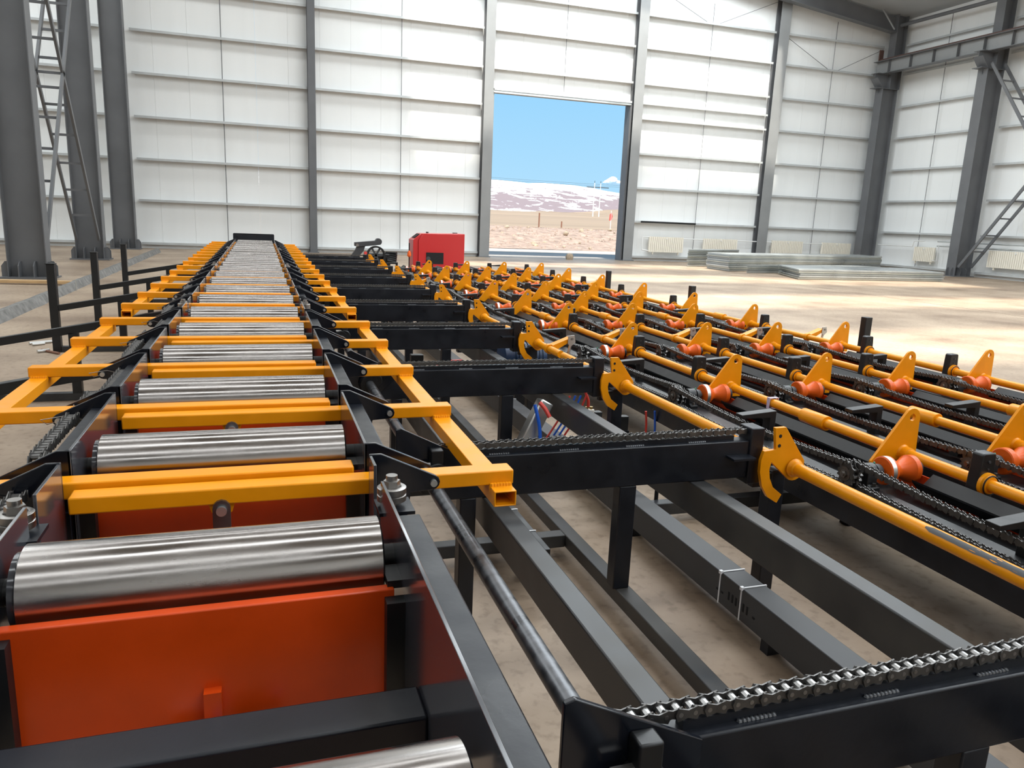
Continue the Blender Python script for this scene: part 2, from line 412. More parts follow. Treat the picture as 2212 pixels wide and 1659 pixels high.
# ------------------------------------------------------------------ steel columns
def i_section_col(t, x0, x1, yc, z0, z1, fw_=0.34, tf=0.016):
    MB().box(x0, x0 + tf, yc - fw_/2, yc + fw_/2, z0, z1).build('flange', 'grey_column', t)
    MB().box(x1 - tf, x1, yc - fw_/2, yc + fw_/2, z0, z1).build('flange', 'grey_column', t)
    MB().box(x0 + tf, x1 - tf, yc - 0.007, yc + 0.007, z0, z1).build('web', 'grey_column', t)
def base_stiff(t, x0, x1, yc, h=0.3):
    MB().box(x0 - .12, x1 + .12, yc - .28, yc + .28, 0, 0.03).build('base_plate', 'grey_column', t)
    for k in (0.3, 0.68):
        x = x0 + (x1 - x0) * k
        MB().prism([(yc - .24, .03), (yc - .01, .03), (yc - .01, h), (yc - .14, h), (yc - .24, h * .75)], 'yz', x - .008, x + .008).build('stiffener', 'grey_column', t)
    for x, s in ((x0, -1), (x1, 1)):
        for dy in (-.1, .1):
            MB().prism([(x, .03), (x + s*.11, .03), (x + s*.11, h * .72), (x + s*.05, h), (x, h)], 'xz', yc + dy - .008, yc + dy + .008).build('stiffener', 'grey_column', t)
for yc, nm in ((15.78, 'thick grey steel column with splayed base plates beside the wooden planks'),
               (21.15, 'grey steel column that the lattice brace foot bolts onto'),
               (26.3, 'grey steel column standing against the white end wall left of the roller table')):
    t = thing('steel_column', nm, 'column', (-3.95, yc, 0), 'row of grey columns dividing the hall')
    i_section_col(t, -4.27, -3.65, yc, 0.03, 9.9); base_stiff(t, -4.27, -3.65, yc)
def lattice(name, label, xa, xb, pa, pb, n, group):
    t = thing(name, label, 'brace', (xa, pa[0], 0), group)
    for x in (xa, xb):
        MB().bar((x, pa[0], pa[1]), (x, pb[0], pb[1]), 0.05, 0.10).build('chord', 'grey_column', t)
    for i in range(1, n):
        y = pa[0] + (pb[0] - pa[0]) * i / n; z = pa[1] + (pb[1] - pa[1]) * i / n
        MB().bar((xa, y, z), (xb, y, z), 0.035, 0.05).build('rung', 'grey_column', t)
lattice('lattice_brace', 'ladder-like grey brace sloping down to the foot of the middle left column', -4.2, -3.72, (15.95, 7.3), (20.85, 0.5), 12, 'crossed braces between left columns')
lattice('lattice_brace', 'ladder-like grey brace rising from the foot of the left column by the planks', -4.2, -3.72, (15.95, 0.5), (20.85, 7.3), 11, 'crossed braces between left columns')
lattice('lattice_brace', 'ladder-like grey brace rising from the right wall column foot', 24.15, 24.75, (21.5, 0.35), (16.4, 7.35), 12, 'crossed braces along the right wall')
lattice('lattice_brace', 'ladder-like grey brace hanging down from the crane beam bracket', 24.15, 24.75, (21.5, 7.35), (16.4, 0.35), 11, 'crossed braces along the right wall')
for yc, nm in ((26.55, 'corner column of grey steel carrying the end of the crane beam'), (21.77, 'grey steel wall column with crane beam bracket beside two radiators')):
    t = thing('wall_column', nm, 'column', (24.5, yc, 0), 'crane columns on the right wall')
    i_section_col(t, 24.10, 24.85, yc, 0.03, 7.2, 0.40); base_stiff(t, 24.10, 24.85, yc, 0.32)
    i_section_col(t, 24.45, 24.95, yc, 7.2, 10.0, 0.36)
    MB().prism([(24.10, 7.0), (24.10, 7.22), (23.80, 7.55), (23.80, 7.75), (24.45, 7.75), (24.45, 7.0)], 'xz', yc - .01, yc + .01).build('bracket', 'grey_column', t)
    MB().bar((24.10, yc, 7.2), (23.78, yc, 7.56), 0.016, 0.40, (0, 1, 0)).build('bracket_flange', 'grey_column', t)
    MB().box(23.8, 24.9, yc - .2, yc + .2, 7.18, 7.20).build('stiffener', 'grey_column', t)
    MB().box(23.78, 24.5, yc - .2, yc + .2, 7.73, 7.75).build('bracket_top', 'grey_column', t)
cb = thing('crane_beam', 'grey crane runway beam with brown rail along the right wall', 'beam', (24.2, 20, 7.75))
MB().box(24.05, 24.35, 8, 26.95, 7.75, 7.77).build('flange', 'grey_column', cb)
MB().box(24.0, 24.40, 8, 26.95, 8.23, 8.25).build('flange', 'grey_column', cb)
MB().box(24.192, 24.208, 8, 26.95, 7.77, 8.23).build('web', 'grey_light', cb)
MB().box(24.15, 24.25, 8, 26.8, 8.25, 8.34).build('rail', 'rail_brown', cb)
for i in range(15):
    y = 26.2 - i * 1.08
    MB().box(24.06, 24.192, y - .006, y + .006, 7.77, 8.23).build('web_stiffener', 'grey_column', cb)
MB().box(24.1, 24.3, 26.78, 26.82, 8.25, 8.7).build('end_stop', 'rail_brown', cb)
tag(MB().cyl((24.6, 26.36, 9.6), (24.6, 21.96, 9.55), 0.07, n=12).build('eaves_tube', 'grey_column', loc=(24.6, 26.4, 9.6)), 'round grey strut tube between right wall columns above crane beam', 'tube')
rft = thing('rafter', 'grey roof rafter sloping down to the corner column', 'rafter', (24.4, 26.5, 9.6))
for x0, x1 in ((-3.6, 10.5), (10.5, 24.43)):
    d0, d1 = roofz(x0) - .1, roofz(x1) - .1
    MB().prism([(x0, d0 - .6), (x1, d1 - .6), (x1, d1), (x0, d0)], 'xz', 26.54, 26.56).build('web', 'grey_column', rft)
    MB().bar((x0, 26.55, d0 - .6), (x1, 26.55, d1 - .6), 0.3, 0.02).build('flange', 'grey_column', rft)
tag(MB().cyl((23.6, 26.35, 10.05), (23.95, 26.0, 9.3), 0.03, n=8).build('tie_rod', 'grey_light', loc=(23.6, 26.35, 10)), 'thin light tie rod by the corner column head', 'rod')
# wind columns on the end wall
for xc, w, nm in ((1.71, 0.24, 'grey wind column on the end wall right of the roller table end'), (7.69, 0.34, 'grey column forming the left side of the big doorway'),
                  (13.47, 0.38, 'grey column forming the right side of the big doorway'), (19.5, 0.46, 'grey wind column between the two pairs of radiators')):
    t = thing('wind_column', nm, 'column', (xc, 26.9, 0), 'columns along the end wall')
    MB().box(xc - w/2, xc + w/2, 26.84, 26.856, 0, roofz(xc) - .1).build('flange', 'grey_column' if xc < 5 else 'grey_light', t)
    MB().box(xc - w/2, xc + w/2, 27.13, 27.15, 0, roofz(xc) - .1).build('flange', 'grey_column', t)
    MB().box(xc - .008, xc + .008, 26.856, 27.13, 0, roofz(xc) - .1).build('web', 'grey_column', t)
    MB().box(xc - w/2 - .05, xc + w/2 + .05, 26.75, 27.15, 0, 0.025).build('base_plate', 'grey_column', t)

# ------------------------------------------------------------------ radiators and pipes
def radiator(x0, x1, z0, z1, along, plane, label):
    """along 'x': on the end wall (plane = y); along 'y': on the right wall (plane = x)"""
    def B(m, a0, a1, d0, d1, za, zb):
        if along == 'x': m.box(a0, a1, plane - d1, plane - d0, za, zb)
        else: m.box(plane - d1, plane - d0, a0, a1, za, zb)
        return m
    loc = (x0, plane, z0) if along == 'x' else (plane, x0, z0)
    t = thing('radiator', label, 'radiator', loc, 'white wall radiators')
    n = max(8, int((x1 - x0) / 0.08)); p = (x1 - x0) / n
    m = MB()
    for i in range(n): B(m, x0 + i*p + .008, x0 + (i+1)*p - .008, 0.03, 0.11, z0, z1)
    tag(m.build('fins', 'radiator_white', t), kind='stuff')
    B(MB(), x0, x1, 0.045, 0.095, z1 - .05, z1 - .01).build('header', 'radiator_white', t)
    B(MB(), x0, x1, 0.045, 0.095, z0 + .01, z0 + .05).build('header', 'radiator_white', t)
    for k in (0.12, 0.86):
        a = x0 + (x1 - x0) * k
        B(MB(), a, a + .04, 0.04, 0.09, z0 - .09, z0).build('foot', 'radiator_white', t)
    B(MB(), (x0 + x1)/2 - .03, (x0 + x1)/2 + .03, 0.11, 0.13, z1 - .09, z1 - .05).build('bracket', 'pipe_white', t)
radiator(14.38, 15.90, 0.36, 0.95, 'x', 27.0, 'cream column radiator on end wall nearest the doorway')
radiator(16.81, 18.38, 0.36, 0.95, 'x', 27.0, 'cream column radiator behind the tall end of the sheet stack')
radiator(20.04, 21.58, 0.36, 0.97, 'x', 27.0, 'white column radiator just right of the grey wind column')
radiator(22.56, 24.05, 0.36, 0.96, 'x', 27.0, 'white column radiator beside the corner column on end wall')
radiator(23.40, 24.40, 0.42, 0.98, 'y', 25.05, 'white column radiator on right wall between the two crane columns')
radiator(18.9, 21.05, 0.40, 1.0, 'y', 25.05, 'white column radiator on right wall behind the lattice brace')
tag(MB().tube([(14.1, 26.93, 0.44), (14.1, 26.93, 0.93), (14.38, 26.93, 0.93)], 0.022).tube([(14.1, 26.93, 0.44), (14.38, 26.93, 0.40)], 0.022).build('heating_pipe', 'pipe_white', loc=(14.1, 26.9, .4)), 'white looped heating pipe beside the doorway radiator', 'pipe')
for a, b, nm in ((15.9, 16.81, 'white pipe between the two cream radiators'), (18.38, 20.04, 'white pipe passing behind the grey wind column'), (21.58, 22.56, 'white pipe between the two white end wall radiators')):
    tag(MB().cyl((a, 26.93, 0.90), (b, 26.93, 0.90), 0.020, n=8).build('heating_pipe', 'pipe_white', loc=(a, 26.93, .9)), nm, 'pipe')
tag(MB().tube([(24.9, 26.3, 0.98), (24.9, 24.7, 0.98), (24.9, 24.45, 0.98), (24.9, 24.4, 1.2), (24.9, 23.9, 1.22)], 0.020).build('heating_pipe', 'pipe_white', loc=(24.9, 26.3, 1)), 'white stepped heating pipe on right wall above the short radiator', 'pipe')
tag(MB().tube([(24.9, 23.40, 0.48), (24.9, 23.2, 0.48), (24.9, 23.2, 1.05)], 0.020).build('heating_pipe', 'pipe_white', loc=(24.9, 23.4, .5)), 'white riser pipe beside the short radiator on right wall', 'pipe')
for z, nm in ((1.22, 'upper grey pipe along the right wall'), (1.05, 'lower grey pipe along the right wall')):
    tag(MB().cyl((24.93, 23.3, z), (24.93, 12, z), 0.022, n=8).build('wall_pipe', 'galvanised', loc=(24.93, 23.3, z)), nm, 'pipe')
tag(MB().cyl((14.0, 26.95, 1.50), (16.4, 26.95, 1.50), 0.035, n=8).build('dark_bar', 'black_paint', loc=(14, 26.95, 1.5)), 'dark bar hung on the lowest rail above doorway radiator', 'bar')

# ------------------------------------------------------------------ stacks of metal sheets on the floor
def sheet_stack(poly, n, th, group, name_fn):
    for i in range(n):
        dx = random.uniform(-.03, .03); dy = random.uniform(-.02, .02)
        z = i * th
        q = [(x + dx, y + dy) for x, y in poly]
        c = (sum(p[0] for p in q)/4, sum(p[1] for p in q)/4)
        q2 = [(c[0] + (x - c[0])*(1 - .05/max(.3, abs(x - c[0]))), c[1] + (y - c[1])*(1 - .05/max(.3, abs(y - c[1])))) for x, y in q]
        m = MB().prism(q2, 'xy', z, z + th * .36).prism(q, 'xy', z + th * .36, z + th * .99)
        tag(m.build('metal_sheet', ('galvanised_dark', 'galvanised', 'galvanised_warm')[(i * 2 + n) % 3], loc=(c[0], c[1], z)), name_fn(i, n), 'metal sheet', group)
sheet_stack([(14.42, 24.02), (15.60, 24.18), (17.4, 25.3), (16.2, 25.3)], 10, 0.060, 'sheets in the short tall stack', lambda i, n: 'galvanised sheet in the short tall stack, %s from the floor' % ORD[i])
sheet_stack([(14.62, 21.75), (23.3, 24.3), (23.3, 25.6), (14.62, 23.1)], 9, 0.062, 'sheets in the long stack', lambda i, n: 'long galvanised sheet in the tall long stack, %s from the floor' % ORD[i])
sheet_stack([(14.85, 21.05), (16.15, 21.35), (20.9, 21.9), (20.9, 22.8)], 4, 0.065, 'sheets in the low rear stack', lambda i, n: 'galvanised sheet in the low stack behind the front stack, %s up' % ORD[i])
sheet_stack([(15.03, 18.75), (20.72, 18.93), (21.2, 21.0), (16.0, 21.0)], 5, 0.060, 'sheets in the low front stack', lambda i, n: 'galvanised sheet in the low front stack by the floor joint, %s up' % ORD[i])

# ================================================================== OUTSIDE
def gz(x, y):
    return -0.06
tag(MB().box(-60, 90, 27.3, 38, -0.6, -0.06).build('yard_ground', 'sand', loc=(0, 30, 0)), kind='structure')
# rubble bank
m = MB(); NX, NY = 160, 24
for j in range(NY + 1):
    for i in range(NX + 1):
        x = -30 + 100 * i / NX; v = j / NY; y = 36.5 + 12.5 * v
        edge = 0.8 * noise.noise((x * .12, 0, 0))
        h = 1.0 * (1 / (1 + math.exp(-9 * (v - .42 - edge * .18))))
        h += (0.10 * noise.noise((x * .9, y * .9, 0)) + 0.06 * noise.noise((x * 2.3, y * 2.3, 3))) * min(1, v * 3) * (1 if v < .85 else (1 - v) / .15)
        m.v.append((x, y, -0.08 + h))
m.f = [(j*(NX+1)+i, j*(NX+1)+i+1, (j+1)*(NX+1)+i+1, (j+1)*(NX+1)+i) for j in range(NY) for i in range(NX)]
tag(m.build('rubble_bank', 'rubble', loc=(20, 44, 0)), kind='structure')
# individual stones on the bank
for k in range(46):
    x = random.uniform(10, 26); v = random.uniform(.1, .8); y = 36.5 + 12.5 * v
    s = random.uniform(.07, .2); m = MB(); n0 = 6
    for i in range(4):
        a = -PI/2 + PI * (i + .5) / 4
        for j in range(n0):
            b = 2*PI*j/n0; r = s * random.uniform(.75, 1.15)
            m.v.append((x + r*math.cos(a)*math.cos(b), y + r*math.cos(a)*math.sin(b), -.08 + 1.0/(1+math.exp(-9*(v-.42))) + s*.35 + r*.8*math.sin(a)))
    m.f = [(i*n0+j, i*n0+(j+1) % n0, (i+1)*n0+(j+1) % n0, (i+1)*n0+j) for i in range(3) for j in range(n0)] + [tuple(reversed(range(n0))), tuple(range(3*n0, 4*n0))]
    tag(m.build('stone', 'stone', loc=(x, y, 0)), 'loose pale stone lying on the rubble bank outside', 'stone', 'loose stones on the rubble bank')
m = MB()
for k in range(2600):
    x = random.uniform(6, 30); v = random.uniform(.05, .95); y = 36.5 + 12.5 * v; s = random.uniform(.025, .085)
    zb = -.1 + 1.0 / (1 + math.exp(-9 * (v - .42 - .8 * noise.noise((x * .12, 0, 0)) * .18)))
    q = [(x + s * random.uniform(.7, 1.2) * math.cos(a), y + s * random.uniform(.7, 1.2) * math.sin(a), zb) for a in (0, 1.6, 3.1, 4.7)]
    m.add(q + [(x, y, zb + s * random.uniform(.8, 1.5))], [(0, 1, 4), (1, 2, 4), (2, 3, 4), (3, 0, 4)])
tag(m.build('gravel', 'rubble', loc=(18, 42, 0)), 'fine gravel and rubble scattered over the bank outside', 'gravel', kind='stuff')
# plain rising to the foothills
m = MB(); NX, NY = 60, 40
for j in range(NY + 1):
    v = j / NY; y = 48.5 + 3300 * v ** 2
    for i in range(NX + 1):
        x = (-0.6 + 1.9 * i / NX) * (y + 60)
        z = 0.92 + (y - 48.5) * 0.0105 + (0.0 if v < .1 else 3.0 * v * noise.noise((x * .004, y * .004, 0)))
        m.v.append((x, y, z))
m.f = [(j*(NX+1)+i, j*(NX+1)+i+1, (j+1)*(NX+1)+i+1, (j+1)*(NX+1)+i) for j in range(NY) for i in range(NX)]
tag(m.build('grass_plain', 'field', loc=(0, 60, 0)), kind='structure')
# brown foothills and the snow mountain
def ridge(name, mt, y0, y1, hf, label):
    m = MB(); NX, NY = 220, 40
    for j in range(NY + 1):
        v = j / NY
        for i in range(NX + 1):
            u = -0.9 + 2.6 * i / NX; y = y0 + (y1 - y0) * v; x = u * y1
            m.v.append((x, y, hf(u, v)))
    m.f = [(j*(NX+1)+i, j*(NX+1)+i+1, (j+1)*(NX+1)+i+1, (j+1)*(NX+1)+i) for j in range(NY) for i in range(NX)]
    tag(m.build(name, mt, loc=(0, y0, 0)), label, 'mountain', kind='structure')
def h_mtn(u, v):
    # u = x / distance of the crest; the doorway shows u from about 0.28 to 0.50
    c = 185 + 18 * math.exp(-((u - 0.365) / 0.035) ** 2) + 22 * math.exp(-((u - 0.26) / 0.07) ** 2) - 32 * max(0, min(1, (u - 0.37) / 0.08))
    c += 8 * noise.noise((u * 28, 0, 0)) + 3 * noise.noise((u * 90, 2, 0))
    s = math.sin(min(1, v * 1.02) * PI / 2) ** 1.15
    return 20 + (c - 20) * s + (26 * noise.noise((u * 14, v * 3, 4)) + 12 * noise.noise((u * 40, v * 7, 9))) * s * (1 - v) * 1.3
ridge('snow_mountain', 'snow_mountain', 2600, 4300, h_mtn, 'long mountain ridge streaked with snow seen through the doorway')
def h_foot(u, v):
    c = 42 * math.exp(-((u - 0.46) / 0.07) ** 2) + 14 + 9 * noise.noise((u * 30, 0, 5)) + 5 * noise.noise((u * 80, 0, 7))
    return 18 + (c - 4) * math.sin(v * PI) * 0.75 + 4 * noise.noise((u * 60, v * 6, 2)) * math.sin(v * PI)
ridge('foothills', 'field', 1900, 2700, h_foot, 'low brown foothills below the snowy ridge')
# power line poles
pp = thing('power_pole', 'pale twin-leg power line pole standing on the plain outside', 'power pole', (107, 240, 2.9))
YP = 240.0
for x in (106.4, 108.6):
    MB().cyl((x, YP, 2.5), (x, YP, 14.2), 0.20, 0.13, n=8).build('leg', 'pole_white', pp)
    MB().cyl((x, YP, 13.6), (x, YP, 14.9), 0.09, n=6).build('insulator', 'dark_grey', pp)
MB().box(103.6, 111.6, YP - .1, YP + .1, 12.7, 12.95).build('crossarm', 'dark_grey', pp)
for z in (10.2, 8.6): MB().box(107.9, 109.3, YP - .08, YP + .08, z, z + .15).build('crossarm', 'dark_grey', pp)
for dz in (0.35, 0.9):
    tag(MB().tube([(30 + 30*i, YP, 12.9 + dz + .004*(i-2.6)**2*30) for i in range(6)], 0.03, 5).build('power_wire', 'dark_grey', loc=(20, YP, 13)), 'thin overhead wire strung from the twin-leg pole', 'wire', 'overhead wires')
for x, y, h, nm in ((17.9, 49.2, .95, 'tall dark fence post on the bank edge outside the doorway'), (19.7, 49.6, .45, 'short dark fence post on the bank edge outside the doorway')):
    tag(MB().cyl((x, y, .8), (x, y, .92 + h), .05, n=8).build('fence_post', 'rust_rod', loc=(x, y, .8)), nm, 'post')
fg = thing('marker_flag', 'small red flag on a thin stake on the bank outside', 'flag', (22.4, 47.5, .9))
MB().cyl((22.4, 47.5, .5), (22.4, 47.5, 2.2), .025, n=6).build('stake', 'pole_white', fg)
MB().prism([(22.28, 1.55), (22.46, 1.6), (22.5, 1.85), (22.42, 2.1), (22.3, 1.95)], 'xz', 47.48, 47.50).build('cloth', 'flag_red', fg)
# small cloud: a cluster of soft white lobes
m = MB()
for dx, dz, r in ((0, 0, 30), (-34, -10, 20), (38, -10, 24), (66, -16, 14), (8, 14, 22), (-58, -15, 10)):
    n0, n1 = 14, 8
    k = len(m.v)
    for i in range(n1 + 1):
        a = -PI/2 + PI * i / n1
        for j in range(n0):
            b = 2*PI*j/n0
            rr = r * (1 + .18 * noise.noise((dx + 2*math.cos(b), dz + 2*math.sin(a), i)))
            m.v.append((2440 + dx + 1.5*rr*math.cos(a)*math.cos(b), 5200 + rr*math.cos(a)*math.sin(b), 300 + dz + .75*rr*math.sin(a)))
    m.f += [(k+i*n0+j, k+i*n0+(j+1) % n0, k+(i+1)*n0+(j+1) % n0, k+(i+1)*n0+j) for i in range(n1) for j in range(n0)]
mat('cloud_white', (0.92, 0.92, 0.95), 1.0)
tag(m.build('cloud', 'cloud_white', loc=(2440, 5200, 300)), 'small white cloud above the mountain ridge', 'cloud')
tag(MB().lathe((11.0, 26.7, 0.0), (0, 0, 1), [(0, .0), (0, .13), (.1, .16), (.2, .12), (.24, .0)], 7).build('stone_block', 'stone', loc=(11.0, 26.7, 0)), 'brown stone block lying on the door threshold', 'stone')
#PART2
# ================================================================== ROLLER TABLE
XL, XR = -0.445, 0.240
RP = 0.706
def RY(j): return 1.44 + RP * j
roller_me = MB().lathe((0, 0, 0), (1, 0, 0), [(-.314, 0), (-.314, .076), (-.310, .083), (.310, .083), (.314, .076), (.314, 0)], 40).mesh('roller', 'steel_roller')
axle_me = MB().cyl((-.40, 0, 0), (-.314, 0, 0), .025, n=12).cyl((.314, 0, 0), (.345, 0, 0), .025, n=12).mesh('axle', 'black_paint')
endcap_me = MB().cyl((-.325, 0, 0), (-.3142, 0, 0), .070, n=20).mesh('end_cap', 'black_gloss')
panel_me = MB().box(-.330, .325, -.012, .012, -.34, 0).mesh('front_panel', 'orange_panel')
panelbr_me = MB().box(-.018, .012, -.035, -.012, -.20, -.15).prism([(-.035, -.22), (-.012, -.22), (-.012, -.28)], 'yz', -.018, .012).mesh('panel_lug', 'orange_panel')
def wing_poly(s):
    b = [(0, .56), (0, .818), (.030, .818)] + [(.160 + p, q) for p, q in arc(0, .735, .020, 65, -90, 5)] + [(.105, .712), (.085, .56)]
    return [((XR + x) if s > 0 else (XL - x), z) for x, z in b]
def put(name, me, loc, parent):
    o = bpy.data.objects.new(name, me); COL.objects.link(o); o.parent = parent
    w = W0[parent.name]; o.location = (loc[0]-w[0], loc[1]-w[1], loc[2]-w[2]); W0[o.name] = tuple(loc)
    return o
def add_roller(j, t):
    y = RY(j)
    r = put('roller', roller_me, (-.101, y, .717), t)
    put('axle', axle_me, (-.101, y, .717), r); put('end_cap', endcap_me, (-.101, y, .717), r)
    p = put('front_panel', panel_me, (-.101, y - .108, .704), t); bevel(p, .003)
    put('panel_lug', panelbr_me, (-.101, y - .105, .700), p)
    for x0, x1 in ((XL, XL + .035), (XR - .035, XR)):
        MB().box(x0, x1, y - .150, y - .120, .40, .690).build('panel_bracket', 'black_paint', t)
    MB().box(XR - .028, XR, y - .11, y - .04, .700, .716).build('stop_block', 'black_paint', t)
def guide_bearing(x, y, t):
    b = MB().lathe((x, y, .764), (0, 0, 1), [(0, .012), (0, .030), (.002, .033), (.015, .033), (.017, .030), (.019, .033), (.032, .033), (.034, .030), (.034, .022), (.031, .020), (.031, .012)], 28).build('guide_bearing', 'steel', t)
    MB().cyl((x, y, .795), (x, y, .812), .021, .019, n=6).cyl((x, y, .812), (x, y, .824), .013, n=20).cyl((x, y, .70), (x, y, .77), .012, n=10).build('bolt', 'steel', b)
    MB().box(x - .035, x + .045, y - .05, y + .04, .746, .754).build('bearing_bracket', 'navy', t)
def side_beam(s, y0, y1, t):
    x0, x1 = (XR + .008, XR + .070) if s > 0 else (XL - .070, XL - .008)
    MB().box(x0, x1, y0, y1, .665, .772).build('side_beam', 'navy', t, .004)
def plate(s, y0, y1, t, z0=.50):
    x0, x1 = (XR, XR + .007) if s > 0 else (XL - .007, XL)
    MB().box(x0, x1, y0, y1, z0, .816).build('side_plate', 'black_gloss', t, .001)
# section 0, nearest
SECN = ['nearest the bolted guide bearings', 'second', 'third', 'fourth', 'fifth']
t = thing('roller_table', 'front section of the roller table with orange panel and no yellow bars', 'roller table', (-.1, .5, 0), 'sections of the roller table')
for j in (-1, 0): add_roller(j, t)
for s in (1, -1):
    plate(s, -.9, 1.612 if s > 0 else 1.60, t); side_beam(s, -.9, 1.515, t)
    guide_bearing(XR + .027 if s > 0 else XL - .027, 1.625, t)
MB().box(XL, XR, 1.075, 1.165, .50, .598).build('cross_beam', 'navy', t, .005)
MB().box(XL, XR, .02, .11, .50, .598).build('cross_beam', 'navy', t, .005)
for x in (XL - .065, XR + .010):
    for y in (-.6, 1.35): MB().box(x, x + .055, y, y + .055, 0, .665).build('leg', 'navy', t)
for s in (1, 2, 3, 4):
    j0, j1 = 5*(s-1) + 1, 5*s
    dy = RP * 5 * (s - 1)
    nm = 'roller table section holding the yellow tilt frames, %s from the black end plate' % ORD[4 - s]
    t = thing('roller_table', nm, 'roller table', (-.1, 1.7 + dy, 0), 'sections of the roller table')
    for j in range(j0, j1 + 1): add_roller(j, t)
    for sd in (1, -1):
        n0, f0 = (1.800, 1.896) if sd > 0 else (1.865, 1.962)
        start, end = (1.722, 1.612 + RP*5) if sd > 0 else (1.667, 1.600 + RP*5)
        if s == 4: end += .12
        plate(sd, start + dy, n0 + dy, t)
        for k in range(5):
            yn, yf = n0 + dy + RP*k, f0 + dy + RP*k
            MB().prism(wing_poly(sd), 'xz', yn, yn + .010).build('wing_plate', 'navy_gloss', t, .002)
            MB().prism(wing_poly(sd), 'xz', yf, yf + .010).build('wing_plate', 'navy_gloss', t, .002)
            xp = XR + .162 if sd > 0 else XL - .162
            MB().cyl((xp, yn - .010, .735), (xp, yf + .012, .735), .009, n=14).build('hinge_pin', 'alu', t)
            if sd < 0:
                MB().tube([(xp, yn - .006, .735), (xp - .03, yn - .008, .726), (xp - .045, yn - .012, .742), (xp + .02, yn - .012, .752), (xp + .07, yn - .01, .738)], .0014, 5).build('split_pin', 'steel', t)
            ye = (end + dy) if k == 4 else (n0 + dy + RP*(k+1))
            plate(sd, yf, ye, t); side_beam(sd, yf + .008, ye - (.09 if k == 4 else 0), t)
        xb = XR + .027 if sd > 0 else XL - .027
        if s < 4: guide_bearing(xb, 1.625 + RP*5 + dy, t)
    for y in (1.95, 4.6):
        MB().box(XL, XR, y + dy, y + dy + .08, .40, .49).build('cross_beam', 'navy', t)
        for x in (XL - .065, XR + .010): MB().box(x, x + .055, y + dy, y + dy + .055, 0, .665).build('leg', 'navy', t)
    if s == 4:
        ye = 1.64 + RP*5 + dy + .12
        pl = [(-.505 + .02, .70), (.255 - .02, .70), (.255, .72)] + arc(.235, .890, .020, 0, 90, 4) + arc(-.485, .890, .020, 90, 180, 4) + [(-.505, .72)]
        MB().prism(pl, 'xz', ye, ye + .012).build('end_plate', 'navy', t)
# drive chains along the left side of the table
PITCHC = 0.0254
def link_geo(m, p, q, lat, w, r, th, sides=(-1, 1)):
    p = Vector(p); q = Vector(q); d = q - p; L = d.length; d = d / L; lat = Vector(lat); nrm = lat.cross(d)
    r = r * (1.22 if abs(lat.x) > .5 else 1.0)
    out = [(-.8*r, 0), (-.35*r, r), (L*.5, .58*r), (L + .35*r, r), (L + .8*r, 0), (L + .35*r, -r), (L*.5, -.58*r), (-.35*r, -r)]
    for sgn in sides:
        k = len(m.v)
        for e in (w, w + th):
            m.v += [tuple(p + d*a + nrm*b + lat*(sgn*e)) for a, b in out]
        m.f += [tuple(k + i for i in reversed(range(8))), tuple(k + 8 + i for i in range(8))] + [(k + i, k + (i+1) % 8, k + 8 + (i+1) % 8, k + 8 + i) for i in range(8)]
def resample(path, pitch):
    pts = [Vector(p) for p in path]; out = [pts[0]]; i = 0; cur = pts[0]
    while i < len(pts) - 1:
        d = (pts[i+1] - cur).length
        if d >= pitch:
            cur = cur + (pts[i+1] - cur) * (pitch / d); out.append(cur); pitch_left = pitch
        else:
            # walk on along the path until the straight distance reaches the pitch
            j = i + 1
            while j < len(pts) - 1 and (pts[j+1] - cur).length < pitch: j += 1
            if j >= len(pts) - 1: break
            a, b = pts[j], pts[j+1]; lo, hi = 0.0, 1.0
            for _ in range(20):
                mid = (lo + hi) / 2
                if ((a + (b - a) * mid) - cur).length < pitch: lo = mid
                else: hi = mid
            cur = a + (b - a) * hi; out.append(cur); i = j
    return out
def chain_mesh(path, lat, name, label, cat='chain', group=None, pitch=PITCHC, wide=1.0):
    pts = resample(path, pitch); m = MB(); pn = MB(); lat = Vector(lat)
    for i, (a, b) in enumerate(zip(pts, pts[1:])):
        w = (.0085 if i % 2 == 0 else .0117) * wide
        link_geo(m, a, b, lat, w, .0115, .0028)
        pn.cyl(a - lat*.0085*wide, a + lat*.0085*wide, .0078, n=7, caps=False)
    t = thing(name, label, cat, tuple(pts[0]), group)
    tag(m.build('links', 'chain_steel', t), kind='stuff'); tag(pn.build('chain_rollers', 'chain_steel', t), kind='stuff')
    return t
LINK = {}
